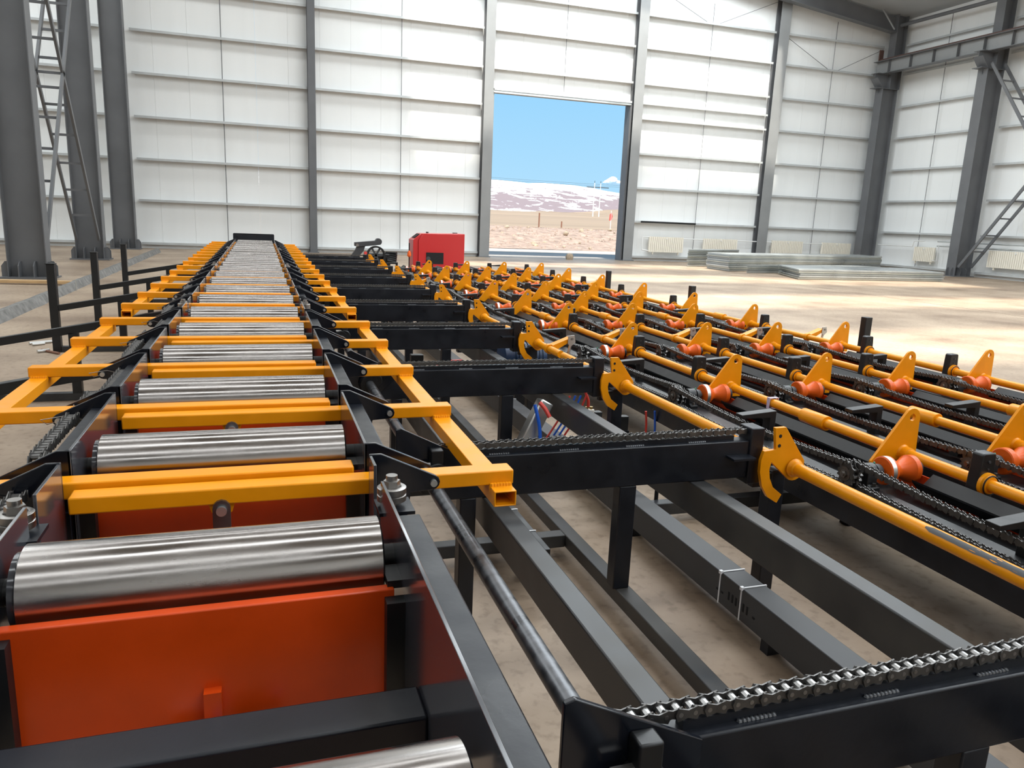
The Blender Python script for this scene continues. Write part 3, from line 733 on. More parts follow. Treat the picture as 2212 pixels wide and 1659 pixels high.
def chain_links(path, lat, name, label, group, pin='chain_pin', pitch=PITCHC):
    """every link its own part: shared link meshes placed one by one"""
    pts = resample(path, pitch); lat = Vector(lat); key = (pin, tuple(lat))
    if key not in LINK:
        LINK[key] = []
        for w in (.0085, .0117):
            m = MB(); link_geo(m, (0, 0, 0), (pitch, 0, 0), (0, 1, 0), w, .0115 * (1.2 if abs(lat.x) > .5 else 1), .0028, (-1,))
            m2 = MB(); link_geo(m2, (0, 0, 0), (pitch, 0, 0), (0, 1, 0), w, .0115 * (1.2 if abs(lat.x) > .5 else 1), .0028, (1,))
            r = MB().lathe((0, -.015, 0), (0, 1, 0), [(0, 0), (0, .004), (.0065, .004), (.0065, .0078), (.0235, .0078), (.0235, .004), (.030, .004), (.030, 0)], 10)
            LINK[key].append((m.mesh('link', 'chain_steel'), r.mesh('link_pin', pin), m2.mesh('link_plate', 'chain_steel')))
    t = thing(name, label, 'chain', tuple(pts[0]), group)
    for i, (a, b) in enumerate(zip(pts, pts[1:])):
        d = (b - a).normalized(); y = lat; z = d.cross(y)
        mx = Matrix(((d.x, y.x, z.x, a.x - pts[0].x), (d.y, y.y, z.y, a.y - pts[0].y), (d.z, y.z, z.z, a.z - pts[0].z), (0, 0, 0, 1)))
        o = bpy.data.objects.new('link', LINK[key][i % 2][0]); COL.objects.link(o); o.parent = t; o.matrix_local = mx
        p = bpy.data.objects.new('link_pin', LINK[key][i % 2][1]); COL.objects.link(p); p.parent = o
        p = bpy.data.objects.new('link_plate', LINK[key][i % 2][2]); COL.objects.link(p); p.parent = o
    return t
for j in range(-1, 8):
    x = -.530 if j % 2 == 0 else -.565
    y0, y1 = RY(j), RY(j+1); r = .05; zc = .700
    path = [(x, y0 + (y1-y0)*i/12, zc + r) for i in range(13)] + [(x, y1 + b, zc + a) for a, b in [(r*math.cos(k*PI/8), r*math.sin(k*PI/8)) for k in range(1, 8)]]
    path += [(x, y1 - (y1-y0)*i/12, zc - r) for i in range(13)] + [(x, y0 - b, zc - a) for a, b in [(r*math.cos(k*PI/8), r*math.sin(k*PI/8)) for k in range(1, 9)]]
    chain_mesh(path, (1, 0, 0), 'drive_chain', 'dark drive chain beside the loading arms, %s loop from the front roller' % ORD[j + 1], group='drive chains of the roller table', wide=1.25)

# ------------------------------------------------------------------ yellow tilt frames
def rect_tube(y0, y1, x0, x1, z0, z1, t=.004):
    return MB().prism([(x0, z0), (x1, z0), (x1, z1), (x0, z1)], 'xz', y0, y1, hole=[(x0+t, z0+t), (x1-t, z0+t), (x1-t, z1-t), (x0+t, z1-t)])
def tilt_frame(s, side):
    dy = RP * 5 * (s - 1)
    where = 'chain beams' if side > 0 else 'black loading arms'
    t = thing('tilt_frame', 'yellow ladder-shaped tilt frame beside the %s, %s from the black end plate' % (where, ORD[4 - s]), 'tilt frame',
              ((.58 if side > 0 else -.83), 1.75 + dy, .66), 'yellow tilt frames along the roller table')
    if side > 0:
        x0, x1, ty0, ty1, yb, zb, bx0, bx1 = .556, .616, 1.765, 1.812 + RP*4 + .09, 1.812, .710, -.425, .622
    else:
        x0, x1, ty0, ty1, yb, zb, bx0, bx1 = -.862, -.802, 1.835, 1.882 + RP*4 + .09, 1.882, .722, -.868, .212
    rect_tube(ty0 + dy, ty1 + dy, x0, x1, zb - .042, zb).build('side_tube', 'yellow', t, .005)
    for k in range(5):
        y = yb + dy + RP*k
        c = MB().box(bx0, bx1, y, y + .060, zb + .001, zb + .041).build('cross_bar', 'yellow', t, .004)
        m = MB()
        for q in range(7):
            m.lathe((x0 + .006 + q*.008, y - .001, zb - .003), (0, 0, 1), [(-.016, .0), (-.012, .007), (0, .009), (.010, .006), (.012, 0)], 7)
        m.build('weld', 'yellow', c)
        if side > 0:
            MB().prism([(-.135, zb + .001), (-.075, zb + .001), (-.082, zb - .022), (-.095, zb - .03), (-.115, zb - .03), (-.128, zb - .022)], 'xz', y + .012, y + .024).build('lug', 'yellow', c)
            MB().prism([(-.125, .58), (-.085, .58)] + arc(-.105, .705, .020, 0, 180, 6), 'xz', y - .010, y + .002).build('link_plate', 'shaft_steel', c)
            MB().cyl((-.105, y - .018, .700), (-.105, y + .02, .700), .012, n=16).build('link_pin', 'alu', c)
for s in (1, 2, 3, 4):
    tilt_frame(s, 1); tilt_frame(s, -1)

# ================================================================== CHAIN BEAMS
BP = 1.405
def BY(k): return 0.87 + BP * k
NB = 10
def chain_beam(k):
    y = BY(k)
    t = thing('chain_beam', 'dark navy chain conveyor beam reaching from the roller table, %s from the red cabinet' % ORD[NB - 1 - k], 'conveyor beam', (1.0, y, 0), 'chain conveyor beams')
    MB().box(.530, 1.700, y, y + .06, .494, .637).build('beam', 'navy', t, .004)
    MB().box(.60, 1.64, y + .020, y + .042, .637, .654).build('chain_track', 'navy', t)
    for q in range(4):
        x = .70 + q*.25
        m = MB()
        for i in range(9): m.lathe((x + i*.008, y + .017, .6375), (0, 0, 1), [(0, .0055), (.003, .004), (.0045, 0)], 6)
        m.build('weld', 'shaft_steel', t)
    pl = [(.385, .52), (.385, .742), (.402, .747), (.618, .640), (.618, .600), (.53, .52)]
    MB().prism(pl, 'xz', y - .010, y).build('end_plate', 'navy_gloss', t, .002)
    MB().box(1.835, 1.898, y + .03, y + .09, 0, .50).build('leg', 'navy', t, .004)
    MB().box(1.752, 1.835, y + .03, y + .06, .44, .49).build('leg_tie', 'navy', t)
    m = MB().box(.490, .530, y - .045, y - .008, .575, .680).cyl((.51, y - .05, .60), (.51, y - .008, .60), .038, n=20)
    m.build('bearing_block', 'black_paint', t, .004)
    MB().cyl((.455, y - .03, .630), (.49, y - .03, .630), .010, n=6).build('adjusting_bolt', 'steel', t)
    MB().lathe((.486, y + .015, .600), (0, 1, 0), [(0, 0), (0, .052), (.008, .058), (.022, .058), (.03, .052), (.03, 0)], 18).build('sprocket', 'black_paint', t)
    MB().box(1.694, 1.752, y - .008, y + .07, .470, .685).build('stop_block', 'navy', t, .004)
    MB().prism([(1.60, y - .052), (1.694, y - .052), (1.694, y)] + [(1.60, y)], 'xy', .578, .586).build('gusset', 'navy', t)
    MB().box(1.18, 1.245, y + .002, y + .058, .10, .494).build('leg', 'navy', t, .004)
    MB().box(.600, .655, y + .002, y + .058, 0.0, .494).build('leg', 'navy', t, .004)
    return t
for k in range(NB):
    chain_beam(k)
    y = BY(k) + .031; z = .668
    path = [(.486 - .062*math.sin(a), y, .606 + .062*math.cos(a)) for a in [PI*.9*(1 - i/10) for i in range(10)]] + [(.486 + (1.69 - .486)*i/40, y, z) for i in range(41)]
    path += [(1.69 + .03*math.sin(a), y, .638 + .03*math.cos(a)) for a in (.6, 1.2, 1.8)]
    lab = 'roller chain lying on the chain conveyor beam, %s from the red cabinet' % ORD[NB - 1 - k]
    if k < 2: chain_links(path, (0, 1, 0), 'roller_chain', lab, 'chains on the conveyor beams', 'chain_pin' if k == 0 else 'chain_steel')
    else: chain_mesh(path, (0, 1, 0), 'roller_chain', lab, group='chains on the conveyor beams')
# drive shaft along the beams' ends
ds = thing('drive_shaft', 'long grey steel drive shaft linking the chain beam sprockets', 'shaft', (.486, -.5, .56))
MB().cyl((.486, -.6, .585), (.486, 14.2, .585), .0215, n=24).build('shaft', 'shaft_steel', ds)
for k in range(NB):
    MB().lathe((.486, BY(k) - .06, .585), (0, 1, 0), [(0, .0216), (0, .045), (.03, .05), (.03, .0216)], 20).build('flange_bearing', 'black_paint', ds)

# base frame below the beams
bf = thing('base_frame', 'dark welded base frame of long beams under the chain conveyor beams', 'frame', (1.1, 0, 0))
MB().box(.678, .742, -.6, 14.2, .385, .493).build('long_beam', 'navy_dusty', bf, .005)
MB().box(1.460, 1.526, -.6, 14.2, .370, .493).build('long_beam', 'navy_dusty', bf, .005)
MB().box(1.195, 1.255, -.6, 14.2, .045, .10).build('floor_rail', 'navy_dusty', bf, .004)
for q in range(5):
    y = 2.77 + q*2.81
    MB().box(.50, 1.195, y, y + .06, .045, .10).build('floor_rail', 'navy_dusty', bf, .004)
    MB().box(1.72, 5.2, y + .24, y + .30, .04, .10).build('floor_rail', 'navy_dusty', bf, .004)
    for x in (.60, 1.02): MB().cyl((x, y + .075, 0), (x, y + .075, .16), .010, n=10).build('levelling_bolt', 'black_paint', bf)
    MB().cyl((1.80, y + .32, 0), (1.80, y + .32, .165), .010, n=10).build('levelling_bolt', 'black_paint', bf)
for q in range(5):
    y = 4.60 + q*2.81 - 1.4
    MB().box(1.526, 2.3, y, y + .06, .30, .36).build('cross_member', 'navy', bf)
# cable tray with slots and zip ties
tr = thing('cable_tray', 'dark covered cable tray with slotted side and white zip ties', 'cable tray', (1.60, 0, 0))
MB().box(1.575, 1.672, -.4, 13.5, .045, .165).build('tray', 'dark_grey', tr, .003)
for i in range(14): MB().box(1.58, 1.66, i*1.0 - .1, i*1.0 - .06, 0, .045).build('support', 'navy', tr)
for k in range(6):
    MB().box(1.5735, 1.576, 2.02 + k*.022, 2.028 + k*.022, .085, .115).build('slot', 'black_hole', tr)
for yy in (1.98, 2.17, 2.20): MB().box(1.5735, 1.576, yy, yy + .012, .09, .097).build('slot', 'black_hole', tr)
for yz in (2.06, 2.19, 3.40, 4.9, 6.3):
    z = rect_tube(yz, yz + .006, 1.572, 1.675, .043, .168, .0025).build('zip_tie', 'zip_white', tr)
    MB().box(1.568, 1.580, yz - .003, yz + .009, .160, .172).build('zip_head', 'zip_white', z)
t2 = thing('wire_duct', 'narrow black wire duct with white ties behind the yellow frame', 'cable tray', (.95, 2.4, .1))
MB().box(.93, 1.0, 2.45, 13, .10, .20).build('duct', 'black_paint', t2, .003)
for i in range(8): MB().box(.94, .99, 2.6 + i*1.4, 2.65 + i*1.4, 0, .10).build('support', 'navy', t2)
for yz in (2.62, 2.85, 3.15): rect_tube(yz, yz + .006, .927, 1.003, .098, .203, .0025).build('zip_tie', 'zip_white', t2)

# ================================================================== HOOK SHAFT (first lane)
SX1_, SZ1_ = 1.872, .535
def hook_profile():
    c = (SX1_, SZ1_)
    R = lambda x, z: (c[0] + x, c[1] + z)
    p = [R(-.098, .157), R(-.052, .158), R(.046, .025)] + [R(a, b) for a, b in arc(.004, -.006, .046, 15, -110, 7)]
    p += [R(-.100, .026)]
    # inner arc of the hook down to the tip, then back up the outer arc
    p += [R(-.105, -.002), R(-.099, -.036), R(-.080, -.073), R(-.038, -.105)]
    p += [R(-.056, -.137), R(-.100, -.110), R(-.130, -.066), R(-.146, -.01), R(-.146, .035), R(-.136, .070), R(-.086, .074)]
    return p
hook_me = MB().prism([(x - SX1_, z - SZ1_) for x, z in hook_profile()], 'xz', -.008, .008).mesh('hook_plate', 'yellow')
holes_me = MB().cyl((-.074, -.0085, .125), (-.074, .0085, .125), .007, n=12).cyl((-.074, -.0085, .088), (-.074, .0085, .088), .007, n=12).mesh('bolt_hole', 'black_hole')
collar_me = MB().lathe((0, -.03, 0), (0, 1, 0), [(0, .0245), (.004, .029), (.016, .031), (.022, .036)], 20).mesh('weld_collar', 'yellow')
def crank(t, x, y, z, s=1):
    MB().lathe((x, y - .02, z), (0, 1, 0), [(0, .026), (0, .034), (.04, .034), (.04, .026)], 20).build('clamp_ring', 'yellow', t)
    MB().prism([(x + .01, z + .028), (x + .13, z + .075), (x + .15, z + .085), (x + .15, z + .06), (x + .03, z - .01)], 'xz', y - .035, y + .035).build('crank_arm', 'yellow', t)
    MB().prism([(x + .12, z + .095), (x + .165, z + .10), (x + .175, z + .05), (x + .14, z + .02), (x + .12, z + .04)], 'xz', y - .045, y - .037).build('clevis', 'alu', t)
    MB().cyl((x + .148, y - .05, z + .075), (x + .148, y + .04, z + .075), .010, n=10).build('crank_pin', 'steel', t)
    MB().cyl((x + .145, y - .03, z + .04), (x + .10, y - .03, z - .25), .010, n=10).build('piston_rod', 'alu', t)
hk = [thing('hook_shaft', 'yellow shaft with curved hook plates at the chain beam ends, %s section' % w, 'hook shaft', (SX1_, y, SZ1_), 'yellow hook shafts')
      for w, y in (('nearest the front', .2), ('middle', 5.0), ('far red cabinet', 9.3))]
for t, (a, b) in zip(hk, ((-.6, 4.55), (4.60, 9.0), (9.05, 13.7))):
    MB().cyl((SX1_, a, SZ1_), (SX1_, b, SZ1_), .0245, n=24).build('shaft_tube', 'yellow', t)
for k in range(NB):
    y = BY(k) - .03; t = hk[0] if k < 3 else (hk[1] if k < 6 else hk[2])
    h = put('hook_plate', hook_me, (SX1_, y, SZ1_), t); bevel(h, .001)
    put('bolt_hole', holes_me, (SX1_, y, SZ1_), h); put('weld_collar', collar_me, (SX1_, y - .008, SZ1_), h)
crank(hk[1], SX1_, 4.82, SZ1_); crank(hk[2], SX1_, 9.6, SZ1_)
# scraped paint on the hook shaft
for a, b in ((1.28, 1.62), (2.42, 2.62)):
    m = MB(); n = 16
    for i in range(n + 1):
        y = a + (b - a)*i/n; w = .42 + .16*noise.noise((y*30, 0, 0)); c0 = 1.0 if a < 2 else 1.6
        if i in (0, n): w *= .3
        for q in (-1, 0, 1):
            an = c0 + w*q; m.v.append((SX1_ - .0251*math.cos(an), y, SZ1_ + .0251*math.sin(an)))
    m.f = [(3*i+q, 3*i+q+1, 3*i+q+4, 3*i+q+3) for i in range(n) for q in (0, 1)]
    m.build('bare_patch', 'dark_grey', hk[0])

# ================================================================== STORAGE LANES
XS = [2.71, 3.38, 4.06, 4.76]; SZ = .45
LNAME = ['in lane beside hook shaft', 'in second lane from hook shaft', 'in third lane from hook shaft', 'in outermost lane']
RK = list(range(-1, 9))
def LY(k): return 2.40 + BP*k
TRI = [1.18, 2.54, 3.90, 5.28, 6.58, 7.75, 9.0, 10.3, 11.6, 12.9]
POST = [2.15, 4.20, 5.05, 6.40, 8.15, 9.55, 10.9, 12.3, 13.7]
# prototype parts
tri_out = [(.075, -.060), (.066, .162)] + arc(.024, .162, .041, 0, 150, 7)[1:] + [(-.172, -.030), (-.172, -.060)]
def flipper_meshes():
    # plate with a round hole: outer outline resampled to match the hole ring
    c = (.024, .162); out = []
    pts = tri_out + [tri_out[0]]
    for a, b in zip(pts, pts[1:]):
        n = max(1, int(math.hypot(b[0]-a[0], b[1]-a[1]) / .03))
        out += [(a[0] + (b[0]-a[0])*i/n, a[1] + (b[1]-a[1])*i/n) for i in range(n)]
    hole = ring_hole(out, c[0], c[1], .0155)
    return MB().prism(out, 'xz', -.007, .007, hole=hole).mesh('flipper_plate', 'yellow')
flip_me = flipper_meshes()
fcol_me = MB().lathe((0, -.05, 0), (0, 1, 0), [(0, .0245), (.003, .031), (.035, .031), (.043, .037)], 20).lathe((0, .007, 0), (0, 1, 0), [(0, .036), (.012, .030), (.03, .030), (.032, .0245)], 20).mesh('weld_collar', 'yellow')
coup_me = MB().lathe((0, -.09, 0), (0, 1, 0), [(0, .0245), (0, .036), (.003, .038), (.177, .038), (.18, .036), (.18, .0245)], 24).mesh('coupling', 'yellow')
for i, x in enumerate(XS):
    t = thing('flipper_shaft', 'yellow shaft carrying triangular flipper plates ' + LNAME[i], 'flipper shaft', (x, 2, SZ), 'yellow flipper shafts')
    MB().cyl((x, .2, SZ), (x, 14.3, SZ), .0245, n=24).build('shaft_tube', 'yellow', t)
    for y in TRI:
        if y < 2 and i == 0: pass
        f = put('flipper_plate', flip_me, (x, y + .012*math.sin(7*i + y), SZ), t); bevel(f, .001)
        put('weld_collar', fcol_me, (x, y + .012*math.sin(7*i + y), SZ), f)
    for y in (3.12 - .05*i, 7.15, 11.0): put('coupling', coup_me, (x, y, SZ), t)
    crank(t, x, 5.72, SZ); crank(t, x, 10.75, SZ)
    # lane frame
    g = thing('lane_frame', 'black steel lane frame with angle trough ' + LNAME[i], 'frame', (x - .3, 2, 0), 'black lane frames')
    MB().box(x - .455, x - .285, -.4, 14.3, .335, .360).build('bed_plate', 'black_paint', g, .002)
    MB().box(x - .455, x - .445, -.4, 14.3, .235, .335).build('side_channel', 'navy', g)
    MB().box(x - .295, x - .285, -.4, 14.3, .235, .335).build('side_channel', 'navy', g)
    MB().box(x - .05, x + .06, -.4, 14.3, .290, .345).build('bearing_beam', 'navy', g, .003)
    MB().box(x - .285, x - .05, -.4, 14.3, .322, .328).build('dark_filler_plate', 'black_paint', g)  # black plate added to keep the gap above the floor dark
    for k in RK:
        a, b = LY(k) + .085, LY(k) + BP - .085; xc = x - .125
        MB().prism([(xc - .045, .412), (xc, .368), (xc + .066, .428), (xc + .066, .420), (xc, .360), (xc - .045, .404)], 'xz', a, b).build('trough', 'black_paint', g)
        for q in (.18, .72): MB().box(xc - .02, xc + .02, a + (b-a)*q, a + (b-a)*q + .05, .345, .362).build('trough_support', 'black_paint', g)
        yb = LY(k) + .68
        br = MB().prism([(x - .475, .482), (x - .475, .500), (x - .275, .515), (x - .275, .355), (x - .310, .355), (x - .310, .480)], 'xz', yb, yb + .055).build('angle_bracket', 'black_paint', g, .002)
        MB().box(x - .285, x - .05, LY(k) + .4, LY(k) + .46, .26, .32).build('cross_member', 'navy', g)
    for k in range(0, 10, 1):
        if i: MB().box(x - .43, x - .31, BY(k) + .5, BY(k) + .56, 0, .235).build('leg', 'navy', g)
        MB().box(x - .02, x + .03, BY(k) + .5, BY(k) + .56, 0, .29).build('leg', 'navy', g)
    if i < 3:
        for q in range(7): MB().box(x + .06, XS[i+1] - .455, 1.5 + 2*q, 1.56 + 2*q, .25, .31).build('tie_beam', 'navy', g)
    # red-orange cover strip below the shaft
    tag(MB().box(x - .060, x - .052, .2, 14.0, .30, .405).build('red_cover', 'orange_panel', loc=(x, 2, .3)), 'red-orange guard strip under the yellow shaft ' + LNAME[i], 'guard strip', 'red guard strips under the shafts')

# grooved rollers with double sprockets
def star(x, r0, r1, n, th):
    poly = []
    for i in range(n):
        for a, r in ((0, r0), (.30, r1), (.5, r1), (.8, r0)):
            an = 2*PI*(i + a)/n; poly.append((r*math.cos(an), r*math.sin(an)))
    return MB().prism(poly, 'yz', x - th/2, x + th/2)
gr = thing('grooved_roller', '', 'roller', (0, 0, 0), 'orange grooved rollers')
W0[gr.name] = (0, 0, 0)
MB().lathe((-.075, 0, 0), (1, 0, 0), [(0, 0), (0, .056), (.004, .061), (.034, .061), (.038, .058), (.066, .034), (.076, .033), (.086, .034), (.132, .054), (.136, .059), (.160, .059), (.164, .055), (.164, 0)], 36).build('roller', 'orange_roller', gr)
MB().lathe((-.069, 0, 0), (1, 0, 0), [(0, .0613), (.020, .0613)], 36).build('worn_rim', 'alu', gr)
MB().lathe((.089, 0, 0), (1, 0, 0), [(0, .036), (.026, .036), (.030, .030), (.030, 0)], 20).build('end_hub', 'rubber', gr)
MB().cyl((-.282, 0, 0), (-.075, 0, 0), .010, n=12).cyl((-.276, 0, 0), (-.266, 0, 0), .017, n=6).build('axle', 'steel', gr)
for xx in (-.255, -.222):
    s = star(xx, .040, .049, 13, .014).build('sprocket', 'chain_steel', gr)
    MB().cyl((xx - .012, 0, 0), (xx + .012, 0, 0), .030, n=18).build('sprocket_hub', 'rust_hub', s)
bb = MB().prism([(-.055, -.068), (.055, -.068), (.055, -.052), (.034, -.045), (.034, .010)] + arc(0, .005, .034, 10, 170, 8) + [(-.034, .010), (-.034, -.045), (-.055, -.052)], 'yz', -.175, -.125).build('bearing_block', 'black_paint', gr, .003)
MB().cyl((-.150, -.045, -.05), (-.150, -.045, -.035), .008, n=6).cyl((-.150, .045, -.05), (-.150, .045, -.035), .008, n=6).build('bolt', 'steel', bb)
MB().cyl((-.118, 0, 0), (-.090, 0, 0), .034, .030, n=18).build('bearing_cap', 'dark_grey', gr)
MB().lathe((-.12, .0, .034), (0, 0, 1), [(0, .004), (.006, .005), (.01, 0)], 8).build('grease_nipple', 'green', bb)
RZ = .428
first = True
for i, x in enumerate(XS):
    for k in RK:
        lab = 'orange grooved roller, %s from the red cabinet ' % ORD[len(RK) - 1 - RK.index(k)] + LNAME[i]
        if first: gr.location = (x - .175, LY(k), RZ); gr['label'] = lab; o = gr; first = False
        else:
            o = dup(gr, Vector((x - .175, LY(k), RZ)) - gr.location, label=lab)
            if i > 0:
                for ch in list(o.children):
                    if ch.name.startswith('worn_rim'): bpy.data.objects.remove(ch)
# lane chains
def loop(x, y0, y1, zc, r, sag):
    n = 26
    p = [(x, y0 + (y1-y0)*i/n, zc + r - sag*math.sin(PI*i/n)) for i in range(n + 1)]
    p += [(x, y1 + r*math.sin(a), zc + r*math.cos(a)) for a in [PI*q/8 for q in range(1, 8)]]
    p += [(x, y1 - (y1-y0)*i/n, zc - r - .6*sag*math.sin(PI*i/n)) for i in range(n + 1)]
    p += [(x, y0 - r*math.sin(a), zc - r*math.cos(a)) for a in [PI*q/8 for q in range(1, 9)]]
    return p
for i, x in enumerate(XS):
    for n_, k in enumerate(RK[:-1]):
        xx = x - .175 + (-.255 if n_ % 2 else -.222)
        lab = 'dark roller chain loop joining two sprockets %s, %s from the red cabinet' % (LNAME[i], ORD[len(RK) - 2 - n_])
        lab = lab.replace('joining two sprockets ', '')
        p = loop(xx, LY(k), LY(k+1), RZ, .046, .028)
        if i == 0 and n_ == 1: chain_links(p, (1, 0, 0), 'sprocket_chain', lab, 'sprocket chains of the lanes', 'chain_steel')
        else: chain_mesh(p, (1, 0, 0), 'sprocket_chain', lab, group='sprocket chains of the lanes')
# bearing posts
bp = thing('bearing_post', '', 'bearing post', (0, 0, 0), 'black bearing posts')
W0[bp.name] = (0, 0, 0)
MB().prism([(-.048, -.105), (.048, -.105), (.044, .0), (.034, .118), (.026, .125), (-.026, .125), (-.036, .118), (-.042, .0)], 'xz', -.026, .026).build('post', 'black_paint', bp, .005)
MB().lathe((0, -.052, 0), (0, 1, 0), [(0, .0246), (0, .034), (.010, .040), (.012, .047), (.026, .047), (.026, .0246)], 24).build('bearing', 'yellow', bp)
MB().lathe((0, -.049, 0), (0, 1, 0), [(0, .036), (-.004, .039), (0, .042)], 24).build('bearing_seal', 'black_hole', bp)
MB().cyl((.0, -.030, .090), (.0, -.026, .090), .006, n=8).cyl((.0, -.030, .06), (.0, -.026, .06), .004, n=8).build('bolt', 'dark_grey', bp)
first = True
for i, x in enumerate(XS):
    for n_, y in enumerate(POST):
        y += .06 * math.sin(3*i + n_) * (1 if n_ else .2)
        lab = 'black bearing post, %s from the red cabinet ' % ORD[len(POST) - 1 - n_] + LNAME[i]
        if first: bp.location = (x, y, SZ); bp['label'] = lab; first = False
        else: dup(bp, Vector((x, y, SZ)) - bp.location, label=lab)
# black upright posts beyond the outermost lane
for n_, y in enumerate((5.56, 8.58, 11.1)):
    t = thing('upright_post', 'black square upright post beside the outermost lane, %s from the red cabinet' % ORD[2 - n_], 'post', (5.26, y, 0), 'upright posts of the outermost lane')
    rect_tube(0, 1, 0, 1, 0, 1)
    MB().box(5.225, 5.295, y - .035, y + .035, 0, .655).build('post', 'black_paint', t, .004)
    MB().box(5.17, 5.35, y - .08, y + .08, 0, .012).build('foot_plate', 'black_paint', t)
eb = thing('edge_beam', 'black floor beam along the outer edge of the outermost lane', 'beam', (5.1, 2, 0))
MB().box(5.03, 5.10, -.4, 14.2, .22, .30).build('beam', 'navy', eb)
for q in range(7): MB().box(5.035, 5.095, .6 + 2.2*q, .66 + 2.2*q, 0, .22).build('leg', 'navy', eb)

# ================================================================== LOADING ARMS ON THE LEFT
for n_, y in enumerate((4.0, 6.0, 8.0, 9.95, 12.0)):
    t = thing('loading_arm', 'sloping black loading arm with upright end post, %s from the end wall' % ORD[4 - n_], 'loading arm', (-1.3, y, 0), 'black loading arms')
    MB().box(-1.875, -1.805, y - .035, y + .035, 0, .82).build('post', 'black_paint', t, .003)
    MB().box(-1.88, -1.80, y - .04, y + .04, .82, .826).build('post_cap', 'black_paint', t)
    MB().bar((-1.805, y, .415), (-.62, y, .628), .06, .055).build('sloping_bar', 'black_paint', t, .003)
    MB().box(-1.305, -1.245, y - .03, y + .03, .05, .49).build('leg', 'black_paint', t, .003)
    MB().box(-.72, -.66, y - .03, y + .03, .05, .59).build('leg', 'black_paint', t, .003)
    MB().box(-1.805, -.52, y - .03, y + .03, .0, .055).build('floor_bar', 'navy_dusty', t, .003)

# ================================================================== PNEUMATICS AND MOTOR
def hose(name, label, pts, m, r=.006):
    # smooth through the control points
    P = [Vector(p) for p in pts]; out = []
    for i in range(len(P) - 1):
        p0, p1, p2, p3 = P[max(i-1, 0)], P[i], P[i+1], P[min(i+2, len(P)-1)]
        for q in range(6):
            u = q/6; out.append(.5*((2*p1) + (-p0 + p2)*u + (2*p0 - 5*p1 + 4*p2 - p3)*u*u + (-p0 + 3*p1 - 3*p2 + p3)*u**3))
    out.append(P[-1])
    tag(MB().tube(out, r, 8).build(name, m, loc=tuple(P[0])), label, 'hose')
ac = thing('air_cylinder', 'slanted aluminium air cylinder with blue hose under the second gap of beams', 'cylinder', (1.30, 3.55, .2))
MB().bar((1.28, 3.58, .26), (1.40, 3.62, .47), .075, .075, (0, 1, 0)).build('barrel', 'alu', ac, .008)
MB().bar((1.262, 3.575, .228), (1.28, 3.58, .26), .085, .085, (0, 1, 0)).build('end_block', 'black_paint', ac, .005)
MB().prism([(1.24, .10), (1.255, .16), (1.33, .20), (1.35, .22), (1.30, .25), (1.24, .20)], 'xz', 3.56, 3.572).build('mount_plate', 'navy', ac)
hose('air_hose', 'bright blue air hose curling off the slanted air cylinder', [(1.25, 3.53, .25), (1.255, 3.50, .215), (1.30, 3.49, .205), (1.335, 3.50, .26), (1.34, 3.53, .36), (1.32, 3.56, .47)], 'blue_hose', .0095)
hose('air_hose', 'short bright red air hose on the slanted air cylinder', [(1.345, 3.56, .48), (1.37, 3.54, .45), (1.39, 3.52, .41)], 'red_hose', .011)
for q, (mm, nm) in enumerate((('red_hose', 'red air hose left of the dark cable near the air cylinder'), ('blue_hose', 'blue air hose left of the dark cable near the air cylinder'), ('blue_hose', 'blue air hose right of the dark cable near the air cylinder'), ('red_hose', 'red air hose right of the dark cable near the air cylinder'))):
    x = 1.60 + q*.035
    hose('air_hose', nm, [(x + .10, 4.0, .40), (x + .06, 4.0, .30), (x, 4.0, .20), (x - .10, 4.0, .05)], mm, .006)
for q, nm in enumerate(('left solenoid valve with brass fittings behind the long beam', 'right solenoid valve with brass fittings behind the long beam')):
    x = 1.80 + q*.115; y = 3.98 - q*.12
    t = thing('air_valve', nm, 'valve', (x, y, .2), 'solenoid valves')
    MB().box(x, x + .055, y, y + .035, .215, .315).build('body', 'valve_white', t, .003)
    MB().box(x + .055, x + .105, y - .005, y + .04, .195, .300).build('coil', 'black_paint', t, .003)
    MB().box(x - .01, x + .11, y - .01, y + .05, .195, .215).build('mount', 'navy', t)
    for u in (.012, .04): MB().cyl((x + u, y + .018, .315), (x + u, y + .018, .33), .010, n=10).build('fitting', 'brass', t)
    MB().box(x - .01, x + .11, y, y + .05, 0, .195).build('stand', 'navy', t)
    hose('air_hose', 'red air hose rising from the %s solenoid valve' % ('left', 'right')[q], [(x + .02, y + .018, .33), (x + .018, y + .02, .37), (x + .0, y + .03, .42)], 'red_hose', .009)
hose('air_hose', 'thin red air hose hanging right of the hook plate', [(2.18, 3.95, .30), (2.19, 3.95, .2), (2.17, 3.93, .12), (2.10, 3.9, .06)], 'red_hose', .007)
hose('air_hose', 'thin blue air hose hanging right of the hook plate', [(2.24, 3.95, .30), (2.25, 3.95, .2), (2.24, 3.93, .12), (2.20, 3.9, .06)], 'blue_hose', .007)
hose('air_hose', 'red air hose by the small filter unit between the beams', [(1.08, 5.3, .28), (1.15, 5.3, .31), (1.25, 5.3, .36), (1.38, 5.3, .37)], 'red_hose', .010)
hose('air_hose', 'blue air hose by the small filter unit between the beams', [(1.10, 5.28, .22), (1.2, 5.28, .27), (1.32, 5.3, .33)], 'blue_hose', .010)
av = thing('air_filter', 'small black and silver air filter unit between the chain beams', 'air filter', (1.02, 5.3, .1))
MB().box(1.0, 1.09, 5.28, 5.34, .33, .42).build('regulator', 'black_paint', av, .004)
MB().box(1.005, 1.085, 5.28, 5.34, .16, .33).build('bowl', 'alu', av, .006)
MB().box(1.02, 1.07, 5.30, 5.33, 0, .16).build('stand', 'navy', av)
mt = thing('electric_motor', 'dark blue electric motor behind the hook shaft', 'motor', (1.95, 5.6, .2))
